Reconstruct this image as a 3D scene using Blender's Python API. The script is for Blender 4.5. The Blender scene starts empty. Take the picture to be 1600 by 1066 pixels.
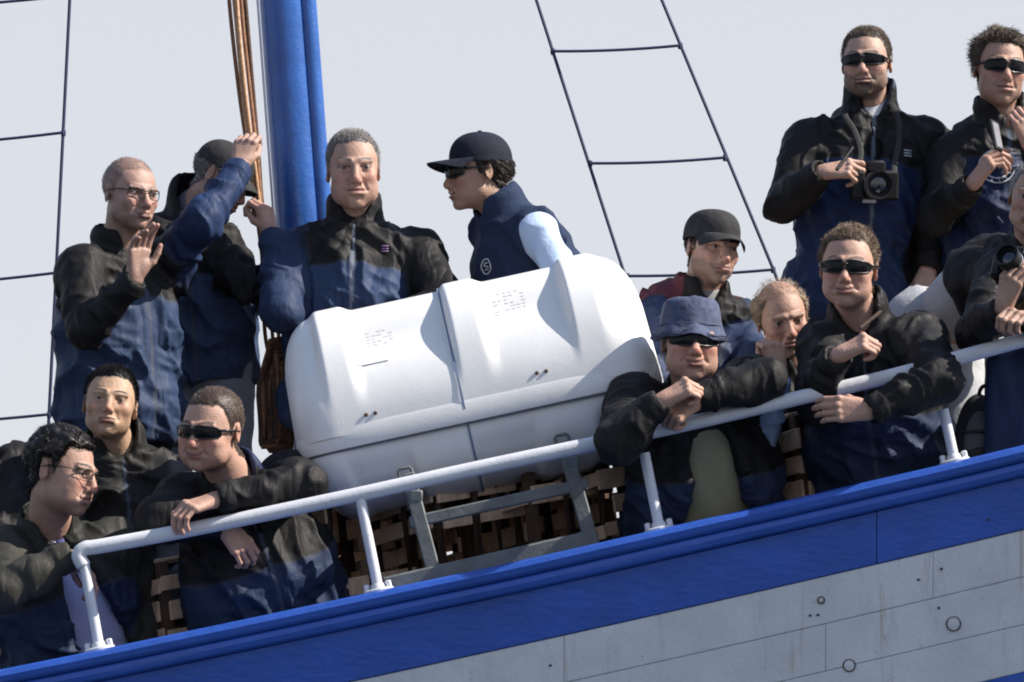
import bpy, bmesh, math
import numpy as np
from mathutils import Vector, Matrix

# ------------------------------------------------------------------ camera, world, sun, exposure
scene = bpy.context.scene
D, S, PITCH = 12.0, 540.0, math.radians(6.0)      # distance to the rail (m), pixels per metre there, upward tilt
FPX = S * D
CAM = np.array([0.0, -D, -D * math.tan(PITCH)])
cam_data = bpy.data.cameras.new("camera")
cam_data.lens = FPX / 1600 * 36
cam_data.sensor_width = 36
cam_data.clip_start = 0.5
cam_data.clip_end = 20000
cam = bpy.data.objects.new("camera", cam_data)
scene.collection.objects.link(cam)
cam.location = CAM
cam.rotation_euler = (math.pi / 2 + PITCH, 0, 0)
scene.camera = cam

SUN = np.array([0.80, -0.10, 0.74]); SUN /= np.linalg.norm(SUN)       # towards the sun
sun_el = math.asin(SUN[2]); sun_az = math.atan2(SUN[0], SUN[1])
world = bpy.data.worlds.new("World"); scene.world = world
world.use_nodes = True
wn, wl = world.node_tree.nodes, world.node_tree.links
wn.clear()
sky = wn.new("ShaderNodeTexSky"); sky.sky_type = 'NISHITA'; sky.sun_disc = False
sky.sun_elevation = sun_el; sky.sun_rotation = sun_az
sky.air_density = 1.0; sky.dust_density = 0.6; sky.ozone_density = 3.0
mixw = wn.new("ShaderNodeMix"); mixw.data_type = 'RGBA'
mixw.inputs[7].default_value = (3.48, 3.53, 3.76, 1)                 # pale haze low down, thinning to blue overhead
tcw = wn.new("ShaderNodeTexCoord"); sxw = wn.new("ShaderNodeSeparateXYZ"); mrw = wn.new("ShaderNodeMapRange")
mrw.interpolation_type = 'SMOOTHSTEP'
for i_, v_ in ((1, 0.18), (2, 0.62), (3, 0.92), (4, 0.08)): mrw.inputs[i_].default_value = v_
wl.new(tcw.outputs["Generated"], sxw.inputs[0]); wl.new(sxw.outputs[2], mrw.inputs[0]); wl.new(mrw.outputs[0], mixw.inputs[0])
bgn = wn.new("ShaderNodeBackground"); bgn.inputs[1].default_value = 0.12
outw = wn.new("ShaderNodeOutputWorld")
wl.new(sky.outputs[0], mixw.inputs[6]); wl.new(mixw.outputs[2], bgn.inputs[0]); wl.new(bgn.outputs[0], outw.inputs[0])
sd = bpy.data.lights.new("sun", 'SUN'); sd.energy = 5.0; sd.angle = math.radians(0.5); sd.color = (1.0, 0.93, 0.83)
so = bpy.data.objects.new("sun", sd); scene.collection.objects.link(so)
so.rotation_euler = Vector(SUN).to_track_quat('Z', 'Y').to_euler()
so.location = (8, 4, 9)
vs = scene.view_settings
vs.view_transform = 'Standard'; vs.look = 'None'; vs.exposure = 0.80; vs.gamma = 1.0; vs.use_curve_mapping = False
scene.cycles.max_bounces = 6
scene.cycles.pixel_filter_type = 'BLACKMAN_HARRIS'; scene.cycles.filter_width = 1.9

# ------------------------------------------------------------------ small maths
def W(px, py, Y):
    d = np.array([(px - 800) / FPX, math.cos(PITCH), math.sin(PITCH)]) + np.array([0, -math.sin(PITCH), math.cos(PITCH)]) * ((533 - py) / FPX)
    return CAM + d * ((Y + D) / d[1])
def nrm(v):
    v = np.asarray(v, float); return v / max(np.linalg.norm(v), 1e-9)
def sstep(a, b, x):
    t = np.clip((x - a) / (b - a), 0, 1); return t * t * (3 - 2 * t)
def _hash(i, j, k, seed):
    n = (i.astype(np.int64) * 374761393 + j.astype(np.int64) * 668265263 + k.astype(np.int64) * 2147483647 + seed * 974634777) & 0xffffffff
    n = ((n ^ (n >> 13)) * 1274126177) & 0xffffffff
    n = ((n ^ (n >> 16)) * 2246822519) & 0xffffffff
    return ((n ^ (n >> 15)) & 0xffff) / 65535.0
def noise(P, seed=0):
    P = np.asarray(P, float); I = np.floor(P).astype(np.int64); f = P - I; u = f * f * (3 - 2 * f)
    r = 0
    for a in (0, 1):
        wa = u[:, 0] if a else 1 - u[:, 0]
        for b in (0, 1):
            wb = u[:, 1] if b else 1 - u[:, 1]
            for c in (0, 1):
                wc = u[:, 2] if c else 1 - u[:, 2]
                r = r + wa * wb * wc * _hash(I[:, 0] + a, I[:, 1] + b, I[:, 2] + c, seed)
    return r

# ------------------------------------------------------------------ signed-distance modelling
class Field:
    def __init__(s, lo, hi, h):
        s.lo = np.asarray(lo, float); s.h = h
        s.n = np.maximum(np.ceil((np.asarray(hi, float) - s.lo) / h).astype(int) + 1, 4)
        s.F = np.full(tuple(s.n), 0.2, np.float32)
    def win(s, lo, hi):
        a = np.clip(np.floor((np.asarray(lo) - s.lo) / s.h).astype(int), 0, s.n); b = np.clip(np.ceil((np.asarray(hi) - s.lo) / s.h).astype(int) + 1, 0, s.n)
        if np.any(b <= a): return None, None
        ax = [(s.lo[i] + s.h * np.arange(a[i], b[i])).astype(np.float32) for i in range(3)]
        return tuple(slice(a[i], b[i]) for i in range(3)), (ax[0][:, None, None], ax[1][None, :, None], ax[2][None, None, :])
    def comb(s, d, sl, k, sub):
        A = s.F[sl]
        if sub:
            h = np.maximum(k - np.abs(A + d), 0) / max(k, 1e-6); s.F[sl] = np.maximum(A, -d) + h * h * k * 0.25
        else:
            h = np.maximum(k - np.abs(A - d), 0) / max(k, 1e-6); s.F[sl] = np.minimum(A, d) - h * h * k * 0.25
    def cone(s, a, b, ra, rb, k=0.01, sub=False):
        a = np.asarray(a, float); b = np.asarray(b, float); m = max(ra, rb) + k + 3 * s.h
        sl, X = s.win(np.minimum(a, b) - m, np.maximum(a, b) + m)
        if sl is None: return
        ab = b - a; L = max(float(ab @ ab), 1e-9)
        t = np.clip(((X[0] - a[0]) * ab[0] + (X[1] - a[1]) * ab[1] + (X[2] - a[2]) * ab[2]) / L, 0, 1)
        d = np.sqrt((X[0] - a[0] - ab[0] * t) ** 2 + (X[1] - a[1] - ab[1] * t) ** 2 + (X[2] - a[2] - ab[2] * t) ** 2) - (ra + (rb - ra) * t)
        s.comb(d, sl, k, sub)
    def ball(s, c, r, k=0.01, sub=False): s.cone(c, np.asarray(c, float) + 1e-5, r, r, k, sub)
    def ell(s, c, r, k=0.01, R=None, sub=False):
        c = np.asarray(c, float); m = max(r) + k + 3 * s.h
        sl, X = s.win(c - m, c + m)
        if sl is None: return
        q = [X[i] - c[i] for i in range(3)]
        if R is not None: q = [q[0] * R[0, i] + q[1] * R[1, i] + q[2] * R[2, i] for i in range(3)]
        k0 = np.sqrt((q[0] / r[0]) ** 2 + (q[1] / r[1]) ** 2 + (q[2] / r[2]) ** 2) + 1e-6
        k1 = np.sqrt((q[0] / r[0] ** 2) ** 2 + (q[1] / r[1] ** 2) ** 2 + (q[2] / r[2] ** 2) ** 2) + 1e-6
        s.comb(k0 * (k0 - 1) / k1, sl, k, sub)
    def halfspace(s, p, n, k=0.005):           # remove everything on the side n points to
        sl, X = s.win(s.lo - 1, s.lo + s.h * s.n + 1)
        d = (X[0] - p[0]) * n[0] + (X[1] - p[1]) * n[1] + (X[2] - p[2]) * n[2]
        s.comb(-d, sl, k, True)
    def mesh(s, smooth=2):
        F = s.F; F[0] = F[-1] = 0.1; F[:, 0] = F[:, -1] = 0.1; F[:, :, 0] = F[:, :, -1] = 0.1
        neg = F < 0
        cnt = sum(neg[i:F.shape[0] - 1 + i, j:F.shape[1] - 1 + j, k:F.shape[2] - 1 + k].astype(np.int8) for i in (0, 1) for j in (0, 1) for k in (0, 1))
        act = (cnt > 0) & (cnt < 8); idx = np.argwhere(act)
        vid = np.full(act.shape, -1, np.int64); vid[act] = np.arange(len(idx))
        off = np.array([(i, j, k) for i in (0, 1) for j in (0, 1) for k in (0, 1)])
        C = np.stack([F[tuple((idx + o).T)] for o in off], 1)
        acc = np.zeros((len(idx), 3)); num = np.zeros(len(idx))
        for a in range(8):
            for b in range(a + 1, 8):
                if np.abs(off[a] - off[b]).sum() != 1: continue
                m = (C[:, a] < 0) != (C[:, b] < 0)
                t = np.where(m, C[:, a] / np.where(m, C[:, a] - C[:, b], 1), 0)
                acc += np.where(m[:, None], off[a] + (off[b] - off[a]) * t[:, None], 0); num += m
        V = s.lo + s.h * (idx + acc / num[:, None])
        Q = []
        for ax in range(3):
            o1, o2 = [(1, 2), (2, 0), (0, 1)][ax]
            a = [slice(1, -1)] * 3; a[ax] = slice(0, -1); b = [slice(1, -1)] * 3; b[ax] = slice(1, None)
            ch = np.argwhere(neg[tuple(a)] != neg[tuple(b)])
            add = np.ones(3, int); add[ax] = 0; p = ch + add
            inside = neg[tuple(p.T)]
            e1 = np.eye(3, dtype=int)[o1]; e2 = np.eye(3, dtype=int)[o2]
            q = np.stack([vid[tuple((p - e1 - e2).T)], vid[tuple((p - e2).T)], vid[tuple(p.T)], vid[tuple((p - e1).T)]], 1)
            q[~inside] = q[~inside][:, ::-1]; Q.append(q)
        Q = np.concatenate(Q); Q = Q[(Q >= 0).all(1)]
        for _ in range(smooth):
            A = np.zeros_like(V); c = np.zeros(len(V))
            for i in range(4):
                for j in ((i + 1) % 4,):
                    np.add.at(A, Q[:, i], V[Q[:, j]]); np.add.at(c, Q[:, i], 1)
                    np.add.at(A, Q[:, j], V[Q[:, i]]); np.add.at(c, Q[:, j], 1)
            V = V * 0.5 + 0.5 * A / np.maximum(c, 1)[:, None]
        return V, Q
def vnormals(V, Q):
    n = np.cross(V[Q[:, 2]] - V[Q[:, 0]], V[Q[:, 3]] - V[Q[:, 1]])
    N = np.zeros_like(V)
    for i in range(4): np.add.at(N, Q[:, i], n)
    return N / np.maximum(np.linalg.norm(N, axis=1), 1e-12)[:, None]

# ------------------------------------------------------------------ objects
col = scene.collection
def raw_mesh(name, V, Q, mats, colors=None, smooth=True, mat_idx=None):
    me = bpy.data.meshes.new(name)
    V = np.asarray(V, np.float32); 
    if isinstance(Q, np.ndarray) and Q.ndim == 2:
        k = Q.shape[1]; me.vertices.add(len(V)); me.vertices.foreach_set("co", V.ravel())
        me.loops.add(Q.size); me.loops.foreach_set("vertex_index", Q.ravel().astype(np.int32))
        me.polygons.add(len(Q)); me.polygons.foreach_set("loop_start", (np.arange(len(Q)) * k).astype(np.int32))
        me.update(calc_edges=True); me.validate()
    else:
        me.from_pydata([tuple(v) for v in V], [], [tuple(q) for q in Q])
    for m in (mats if isinstance(mats, (list, tuple)) else [mats]): me.materials.append(M[m])
    if mat_idx is not None: me.polygons.foreach_set("material_index", np.asarray(mat_idx, np.int32))
    if smooth: me.polygons.foreach_set("use_smooth", np.ones(len(me.polygons), bool))
    if colors is not None:
        at = me.color_attributes.new("Col", 'FLOAT_COLOR', 'POINT')
        c = np.ones((len(V), 4), np.float32); c[:, :3] = colors; at.data.foreach_set("color", c.ravel())
    me.update()
    return me
def obj(name, me, parent=None, loc=None):
    o = bpy.data.objects.new(name, me); col.objects.link(o)
    if parent is not None: o.parent = parent
    if loc is not None: o.location = loc
    return o
def empty(name, loc=(0, 0, 0)):
    o = bpy.data.objects.new(name, None); o.empty_display_size = 0.1; col.objects.link(o); o.location = loc; return o
def tag(o, label=None, cat=None, group=None, kind=None):
    for k, v in (("label", label), ("category", cat), ("group", group), ("kind", kind)):
        if v: o[k] = v
    return o
BASE = {}
def base_of(o):
    while o.parent is not None: o = o.parent
    return np.asarray(BASE.get(o.name, (0, 0, 0)), float)
def root(name, loc, label, cat, group=None):
    o = empty(name, loc); BASE[o.name] = tuple(loc); return tag(o, label, cat, group)
class MB:
    """collects simple shapes into one mesh"""
    def __init__(s): s.V, s.F, s.M = [], [], []
    def add(s, V, F, m=0):
        o = len(s.V); s.V += [tuple(v) for v in V]; s.F += [tuple(i + o for i in f) for f in F]; s.M += [m] * len(F)
    def box(s, c, e, ax=None, bev=0.0, m=0):
        c = np.asarray(c, float); A = np.eye(3) if ax is None else np.asarray(ax, float); e = np.asarray(e, float)
        if bev <= 0:
            V = [c + A.T @ (e * np.array(q)) for q in [(-1, -1, -1), (1, -1, -1), (1, 1, -1), (-1, 1, -1), (-1, -1, 1), (1, -1, 1), (1, 1, 1), (-1, 1, 1)]]
            s.add(V, [(3, 2, 1, 0), (4, 5, 6, 7), (0, 1, 5, 4), (1, 2, 6, 5), (2, 3, 7, 6), (3, 0, 4, 7)], m); return
        V = []; F = []; sg = [(-1, -1), (1, -1), (1, 1), (-1, 1)]; b = min(bev, 0.49 * 2 * min(e))
        for z, ins in ((-e[2], b), (-e[2] + b, 0), (e[2] - b, 0), (e[2], b)):
            for sx, sy in sg:
                x, y = e[0] - ins, e[1] - ins
                pts = [(sx * x, sy * (y - b)), (sx * (x - b), sy * y)]
                if sx * sy < 0: pts = pts[::-1]
                pts = pts[::-1] if (sx, sy) in ((-1, -1), (1, 1), (1, -1), (-1, 1)) and False else pts
                for p in pts: V.append(c + A.T @ np.array([p[0], p[1], z]))
        # order each ring by angle so it is a proper octagon
        R = []
        for r in range(4):
            ring = list(range(r * 8, r * 8 + 8)); L = [A @ (np.array(V[i]) - c) for i in ring]
            ring = [i for _, i in sorted(zip([math.atan2(l[1] / e[1], l[0] / e[0]) for l in L], ring))]; R.append(ring)
        for r in range(3):
            for i in range(8): F.append((R[r][i], R[r][(i + 1) % 8], R[r + 1][(i + 1) % 8], R[r + 1][i]))
        F.append(tuple(R[0][::-1])); F.append(tuple(R[3])); s.add(V, F, m)
    def bar(s, a, b, w, d, up=(0, -1, 0), bev=0.0, m=0):
        """rectangular bar from a to b: w across, d along 'up'"""
        a = np.asarray(a, float); b = np.asarray(b, float); z = nrm(b - a); y = nrm(np.asarray(up, float) - z * (z @ np.asarray(up, float))); x = np.cross(y, z)
        s.box((a + b) / 2, (w / 2, d / 2, np.linalg.norm(b - a) / 2), np.array([x, y, z]), bev, m)
    def tube(s, pts, r, n=10, closed=False, cap=True, m=0, fl=1.0, up=None):
        P = [np.asarray(p, float) for p in pts]; K = len(P); V = []; F = []; prev = None
        rr = r if hasattr(r, '__len__') else [r] * K
        for i in range(K):
            t = nrm((P[(i + 1) % K] - P[i - 1]) if (closed or 0 < i < K - 1) else (P[1] - P[0] if i == 0 else P[-1] - P[-2]))
            if up is not None: prev = np.asarray(up, float)
            if prev is None: prev = np.array([0, 0, 1.]) if abs(t[2]) < 0.9 else np.array([1., 0, 0])
            u = nrm(prev - t * (prev @ t)); v = np.cross(t, u); prev = u
            for j in range(n):
                a = 2 * math.pi * j / n; V.append(P[i] + (u * math.cos(a) * fl + v * math.sin(a)) * rr[i])
        for i in range(K if closed else K - 1):
            for j in range(n):
                F.append((i * n + j, i * n + (j + 1) % n, ((i + 1) % K) * n + (j + 1) % n, ((i + 1) % K) * n + j))
        if cap and not closed: F.append(tuple(range(n))[::-1]); F.append(tuple(range((K - 1) * n, K * n)))
        s.add(V, F, m)
    def lathe(s, prof, c, ax, n=24, m=0, ref=(1, 0, 0)):
        z = nrm(ax); x = nrm(np.asarray(ref, float) - z * (z @ np.asarray(ref, float))); y = np.cross(z, x); V = []; F = []; K = len(prof)
        for r, h in prof:
            for j in range(n): a = 2 * math.pi * j / n; V.append(np.asarray(c) + z * h + (x * math.cos(a) + y * math.sin(a)) * r)
        for i in range(K - 1):
            for j in range(n): F.append((i * n + j, i * n + (j + 1) % n, (i + 1) * n + (j + 1) % n, (i + 1) * n + j))
        F.append(tuple(range(n))[::-1]); F.append(tuple(range((K - 1) * n, K * n))); s.add(V, F, m)
    def grid(s, P, closed_u=False, m=0, flip=False):
        P = np.asarray(P, float); a, b = P.shape[:2]; F = []
        for i in range(a if closed_u else a - 1):
            for j in range(b - 1):
                q = (i * b + j, ((i + 1) % a) * b + j, ((i + 1) % a) * b + j + 1, i * b + j + 1); F.append(q[::-1] if flip else q)
        s.add(P.reshape(-1, 3), F, m)
    def build(s, name, mats, parent=None, smooth=True, origin=None, sharp=35):
        V = np.array(s.V); o0 = np.zeros(3)
        if origin is not None: o0 = np.asarray(origin, float); V = V - o0
        elif parent is not None: V = V - base_of(parent)
        me = raw_mesh(name, V, s.F, mats, smooth=smooth, mat_idx=s.M)
        if smooth and sharp: 
            try: me.set_sharp_from_angle(angle=math.radians(sharp))
            except Exception: pass
        o = obj(name, me, parent)
        if origin is not None: o.location = origin
        return o
def spline(pts, n=12):
    P = [np.asarray(p, float) for p in pts]; P = [2 * P[0] - P[1]] + P + [2 * P[-1] - P[-2]]; out = []
    for i in range(1, len(P) - 2):
        for k in range(n):
            t = k / n; a, b, c, d = P[i - 1:i + 3]
            out.append(0.5 * ((2 * b) + (c - a) * t + (2 * a - 5 * b + 4 * c - d) * t * t + (3 * b - a - 3 * c + d) * t ** 3))
    return out + [P[-2]]

# ------------------------------------------------------------------ materials
M = {}
def mat(name, color=(0.5, 0.5, 0.5), rough=0.5, metal=0.0, spec=0.5, coat=0.0, var=0.0, vscale=8.0, var2=None, bump=0.0, bscale=60.0, attr=False, sss=0.0, stretch=None, stains=None, bump2=None, rvar=0.0, crease=False):
    m = bpy.data.materials.new(name); m.use_nodes = True; nt = m.node_tree; n, l = nt.nodes, nt.links
    b = n["Principled BSDF"]; b.inputs["Roughness"].default_value = rough; b.inputs["Metallic"].default_value = metal
    b.inputs["Specular IOR Level"].default_value = spec; b.inputs["Coat Weight"].default_value = coat
    tc = n.new("ShaderNodeTexCoord"); vec = tc.outputs["Object"]
    if stretch:
        mp = n.new("ShaderNodeMapping"); mp.inputs["Scale"].default_value = stretch; l.new(vec, mp.inputs[0]); vec = mp.outputs[0]
    if attr:
        a = n.new("ShaderNodeAttribute"); a.attribute_name = "Col"; csock = a.outputs["Color"]
    else:
        r = n.new("ShaderNodeRGB"); r.outputs[0].default_value = (*color, 1); csock = r.outputs[0]
    def mixc(fac, a_, b_, blend='MIX'):
        x = n.new("ShaderNodeMix"); x.data_type = 'RGBA'; x.blend_type = blend
        l.new(fac, x.inputs[0]) if not isinstance(fac, float) else setattr(x.inputs[0], 'default_value', fac)
        l.new(a_, x.inputs[6]); 
        if isinstance(b_, tuple): x.inputs[7].default_value = (*b_, 1)
        else: l.new(b_, x.inputs[7])
        return x.outputs[2]
    def nz(scale, detail=4, rough_=0.6):
        t = n.new("ShaderNodeTexNoise"); t.inputs["Scale"].default_value = scale; t.inputs["Detail"].default_value = detail; t.inputs["Roughness"].default_value = rough_
        l.new(vec, t.inputs["Vector"]); return t.outputs["Fac"]
    def ramp(f, a_, b_):
        x = n.new("ShaderNodeMapRange"); x.inputs[1].default_value = a_; x.inputs[2].default_value = b_; l.new(f, x.inputs[0]); return x.outputs[0]
    if var > 0:
        f = ramp(nz(vscale), 0.35, 0.7)
        v2 = var2 if var2 else tuple(c * (1 - var) for c in color)
        if attr:
            g = n.new("ShaderNodeMapRange"); g.inputs[3].default_value = 1 - var; g.inputs[4].default_value = 1 + var; l.new(nz(vscale), g.inputs[0])
            csock = mixc(1.0, csock, g.outputs[0], 'MULTIPLY')
        else: csock = mixc(f, csock, v2)
    for st in (stains or []):                      # (scale, lo, hi, colour, own stretch)
        mp2 = n.new("ShaderNodeMapping"); mp2.inputs["Scale"].default_value = st[4]; l.new(tc.outputs["Object"], mp2.inputs[0])
        t = n.new("ShaderNodeTexNoise"); t.inputs["Scale"].default_value = st[0]; t.inputs["Detail"].default_value = 6; t.inputs["Roughness"].default_value = 0.65; l.new(mp2.outputs[0], t.inputs["Vector"])
        csock = mixc(ramp(t.outputs["Fac"], st[1], st[2]), csock, st[3])
    l.new(csock, b.inputs["Base Color"])
    if rvar > 0:
        g = n.new("ShaderNodeMapRange"); g.inputs[3].default_value = rough - rvar; g.inputs[4].default_value = rough + rvar; l.new(nz(vscale * 1.7), g.inputs[0]); l.new(g.outputs[0], b.inputs["Roughness"])
    if bump > 0:
        bp = n.new("ShaderNodeBump"); bp.inputs["Strength"].default_value = 1.0; bp.inputs["Distance"].default_value = bump; l.new(nz(bscale), bp.inputs["Height"])
        if bump2:
            b2 = n.new("ShaderNodeBump"); b2.inputs["Distance"].default_value = bump2[0]; l.new(nz(bump2[1], 2), b2.inputs["Height"]); l.new(bp.outputs[0], b2.inputs["Normal"]); l.new(b2.outputs[0], b.inputs["Normal"])
        else: l.new(bp.outputs[0], b.inputs["Normal"])
    if crease:                                     # sharp pulled folds: ridged, stretched noise
        nb_ = [x for x in n if x.bl_idname == "ShaderNodeBump"][-1]; prev = nb_.outputs[0]
        for sc_, dist_, rotz in ((6.5, 0.013, 0.5), (13.0, 0.0055, -0.6), (30.0, 0.0012, 0.2)):
            mp = n.new("ShaderNodeMapping"); mp.inputs["Rotation"].default_value = (0.3, rotz, 0.0); mp.inputs["Scale"].default_value = (1.0, 1.0, 0.42); l.new(tc.outputs["Object"], mp.inputs[0])
            t = n.new("ShaderNodeTexNoise"); t.inputs["Scale"].default_value = sc_; t.inputs["Detail"].default_value = 1.0; t.inputs["Distortion"].default_value = 0.9; l.new(mp.outputs[0], t.inputs["Vector"])
            m1 = n.new("ShaderNodeMath"); m1.operation = 'MULTIPLY_ADD'; m1.inputs[1].default_value = 2.0; m1.inputs[2].default_value = -1.0; l.new(t.outputs["Fac"], m1.inputs[0])
            m2 = n.new("ShaderNodeMath"); m2.operation = 'ABSOLUTE'; l.new(m1.outputs[0], m2.inputs[0])
            b3 = n.new("ShaderNodeBump"); b3.inputs["Distance"].default_value = dist_; l.new(m2.outputs[0], b3.inputs["Height"]); l.new(prev, b3.inputs["Normal"]); prev = b3.outputs[0]
        l.new(prev, b.inputs["Normal"])
    if sss > 0:
        b.inputs["Subsurface Weight"].default_value = sss; b.inputs["Subsurface Radius"].default_value = (1.0, 0.35, 0.2); b.inputs["Subsurface Scale"].default_value = 0.008
    M[name] = m; return m
mat("skin", rough=0.55, attr=True, var=0.16, vscale=80, bump=0.0018, bscale=150, sss=0.08, spec=0.45)
mat("nylon", rough=0.6, attr=True, var=0.18, vscale=14, bump=0.0012, bscale=70, spec=0.16, rvar=0.06, crease=True)
mat("cotton", rough=0.85, attr=True, var=0.14, vscale=25, bump=0.003, bscale=45, bump2=(0.0006, 420), spec=0.2)
mat("hair", rough=0.5, attr=True, spec=0.3)
mat("cap_cloth", (0.011, 0.014, 0.028), 0.85, var=0.4, vscale=40, bump=0.002, bscale=50, spec=0.25)
mat("cap_grey", (0.035, 0.034, 0.036), 0.85, var=0.4, vscale=40, bump=0.003, bscale=45, spec=0.25)
mat("denim", (0.085, 0.10, 0.165), 0.85, var=0.45, vscale=50, bump=0.004, bscale=40, spec=0.2)
mat("black_plastic", (0.008, 0.008, 0.009), 0.3, spec=0.5)
mat("dark_lens", (0.004, 0.004, 0.005), 0.12, spec=0.18)
mat("wire_frame", (0.02, 0.018, 0.016), 0.3, metal=0.4)
mat("eye_white", (0.27, 0.245, 0.23), 0.3)
mat("iris", (0.05, 0.03, 0.02), 0.1)
mat("camera_black", (0.006, 0.006, 0.0065), 0.5, spec=0.3, bump=0.0006, bscale=700)
mat("camera_glass", (0.005, 0.005, 0.012), 0.04, coat=1.0)
mat("silver", (0.55, 0.55, 0.56), 0.3, metal=0.9)
mat("print_white", (0.50, 0.51, 0.56), 0.6)
mat("print_purple", (0.28, 0.16, 0.33), 0.6)
mat("webbing", (0.010, 0.010, 0.011), 0.75, bump=0.0008, bscale=600)
mat("blue_paint", (0.028, 0.095, 0.44), 0.33, spec=0.5, var=0.22, vscale=5, bump=0.0022, bscale=22, stretch=(1, 1, 2.2), bump2=(0.0006, 160), rvar=0.1,
    stains=[(40, 0.70, 0.76, (0.02, 0.03, 0.09), (0.5, 1, 1)), (16, 0.72, 0.8, (0.10, 0.16, 0.42), (0.35, 1, 1.2))])
mat("mast_paint", (0.022, 0.105, 0.38), 0.3, spec=0.55, var=0.25, vscale=6, bump=0.003, bscale=16, bump2=(0.0008, 90), rvar=0.08, stains=[(60, 0.72, 0.75, (0.35, 0.42, 0.55), (1, 1, 0.6))])
mat("hull_paint", (0.63, 0.64, 0.67), 0.6, var=0.16, vscale=4, bump=0.0022, bscale=48, bump2=(0.0012, 190), spec=0.35,
    stains=[(9, 0.56, 0.74, (0.50, 0.50, 0.50), (2.2, 1, 0.35)), (26, 0.64, 0.74, (0.34, 0.35, 0.36), (1, 1, 0.5)), (60, 0.68, 0.74, (0.75, 0.75, 0.76), (0.6, 1, 1)), (6, 0.60, 0.76, (0.40, 0.32, 0.23), (4.5, 1, 0.25))])
mat("rust", (0.10, 0.06, 0.04), 0.8, var=0.5, vscale=60, bump=0.001, bscale=200)
mat("caulk", (0.05, 0.05, 0.055), 0.9)
mat("rail_paint", (0.62, 0.63, 0.67), 0.42, var=0.12, vscale=12, bump=0.001, bscale=70, stains=[(30, 0.68, 0.76, (0.33, 0.25, 0.19), (1, 1, 1))])
mat("gelcoat", (0.76, 0.755, 0.745), 0.34, var=0.08, vscale=5, bump=0.0008, bscale=12, bump2=(0.0003, 160), spec=0.5,
    stains=[(22, 0.66, 0.8, (0.62, 0.58, 0.52), (1, 1, 1)), (90, 0.73, 0.78, (0.30, 0.28, 0.26), (1, 1, 1))])
mat("seal", (0.10, 0.11, 0.14), 0.7)
mat("steel_grey", (0.14, 0.155, 0.155), 0.55, var=0.35, vscale=20, bump=0.0012, bscale=80, stains=[(18, 0.62, 0.75, (0.10, 0.06, 0.04), (1, 1, 1))])
mat("trap_wood", (0.78, 0.55, 0.38), 0.8, var=0.3, vscale=9, bump=0.002, bscale=40, stretch=(6, 6, 1.5), stains=[(14, 0.64, 0.78, (0.25, 0.14, 0.08), (1, 1, 1))])
mat("dark_wood", (0.10, 0.055, 0.035), 0.85, var=0.5, vscale=12, bump=0.002, bscale=50)
mat("deck_wood", (0.30, 0.22, 0.15), 0.85, var=0.4, vscale=6, bump=0.002, bscale=40)
mat("rope_brown", (0.30, 0.15, 0.08), 0.9, var=0.5, vscale=60, bump=0.003, bscale=140)
mat("rope_tan", (0.62, 0.36, 0.20), 0.9, var=0.45, vscale=60, bump=0.003, bscale=140)
mat("rope_dark", (0.10, 0.052, 0.033), 0.9, var=0.5, vscale=50, bump=0.003, bscale=120)
mat("rigging", (0.016, 0.026, 0.075), 0.6)
mat("bag_black", (0.012, 0.012, 0.014), 0.7, bump=0.001, bscale=120)
mat("bag_grey", (0.10, 0.098, 0.105), 0.8, var=0.2, vscale=40, bump=0.001, bscale=300)
mat("sea", (0.012, 0.035, 0.055), 0.08, bump=0.25, bscale=0.8, spec=0.5)
mat("hatch_paint", (0.35, 0.36, 0.38), 0.6, var=0.2)

# ------------------------------------------------------------------ the ship: hull, bulwark, deck, guard rail, mast
T = math.atan(0.219); AX = np.array([math.cos(T), 0, math.sin(T)]); NX = np.array([-math.sin(T), 0, math.cos(T)])
_cap = np.array([W(px, py, -0.1) for px, py in ((-300, 1108), (0, 1045), (270, 985), (600, 925), (1000, 835), (1285, 770), (1600, 695), (1900, 622))])
_fit = np.polyfit(_cap[:, 0], _cap[:, 2], 2)
def capz(x): return np.polyval(_fit, x)
def deckz(x, Y): return capz(x) - (0.72 if Y < 0.80 else 0.24)
XS = np.linspace(-3.2, 3.2, 65)
def sweep(mb, prof, x0=-3.2, x1=3.2, n=65, closed=True, m=0, jit=0.0):
    xs = np.linspace(x0, x1, n); P = []
    for i, (y, dz) in enumerate(prof):
        P.append([(x, y, capz(x) + dz / math.cos(T)) for x in xs])
    P = np.array(P)
    if jit: P[:, :, 2] += (noise(P.reshape(-1, 3) * (3, 7, 7), 5).reshape(P.shape[:2]) - 0.5) * jit
    mb.grid(P, closed_u=closed, m=m, flip=True)
    if closed:
        k = len(mb.V) - P.shape[0] * P.shape[1]; a, b = P.shape[:2]
        mb.F += [tuple(k + i * b for i in range(a)), tuple(k + i * b + b - 1 for i in range(a))[::-1]]; mb.M += [m, m]
ship = root("ship", (0, 0, 0), "blue and pale grey wooden ship hull with white guard rail and blue mast", "ship")
mb = MB(); sweep(mb, [(0.13, -0.002), (0.12, 0.0), (-0.092, 0.0), (-0.106, -0.006), (-0.112, -0.02), (-0.108, -0.036), (-0.098, -0.044), (0.13, -0.044)], jit=0.004); mb.build("cap_rail", "blue_paint", ship)
mb = MB(); sweep(mb, [(-0.02, -0.0445), (-0.088, -0.0445), (-0.098, -0.052), (-0.101, -0.066), (-0.095, -0.080), (-0.084, -0.086), (-0.02, -0.086)], jit=0.005); mb.build("rubbing_strake", "blue_paint", ship)
rp = np.random.default_rng(11)
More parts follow.
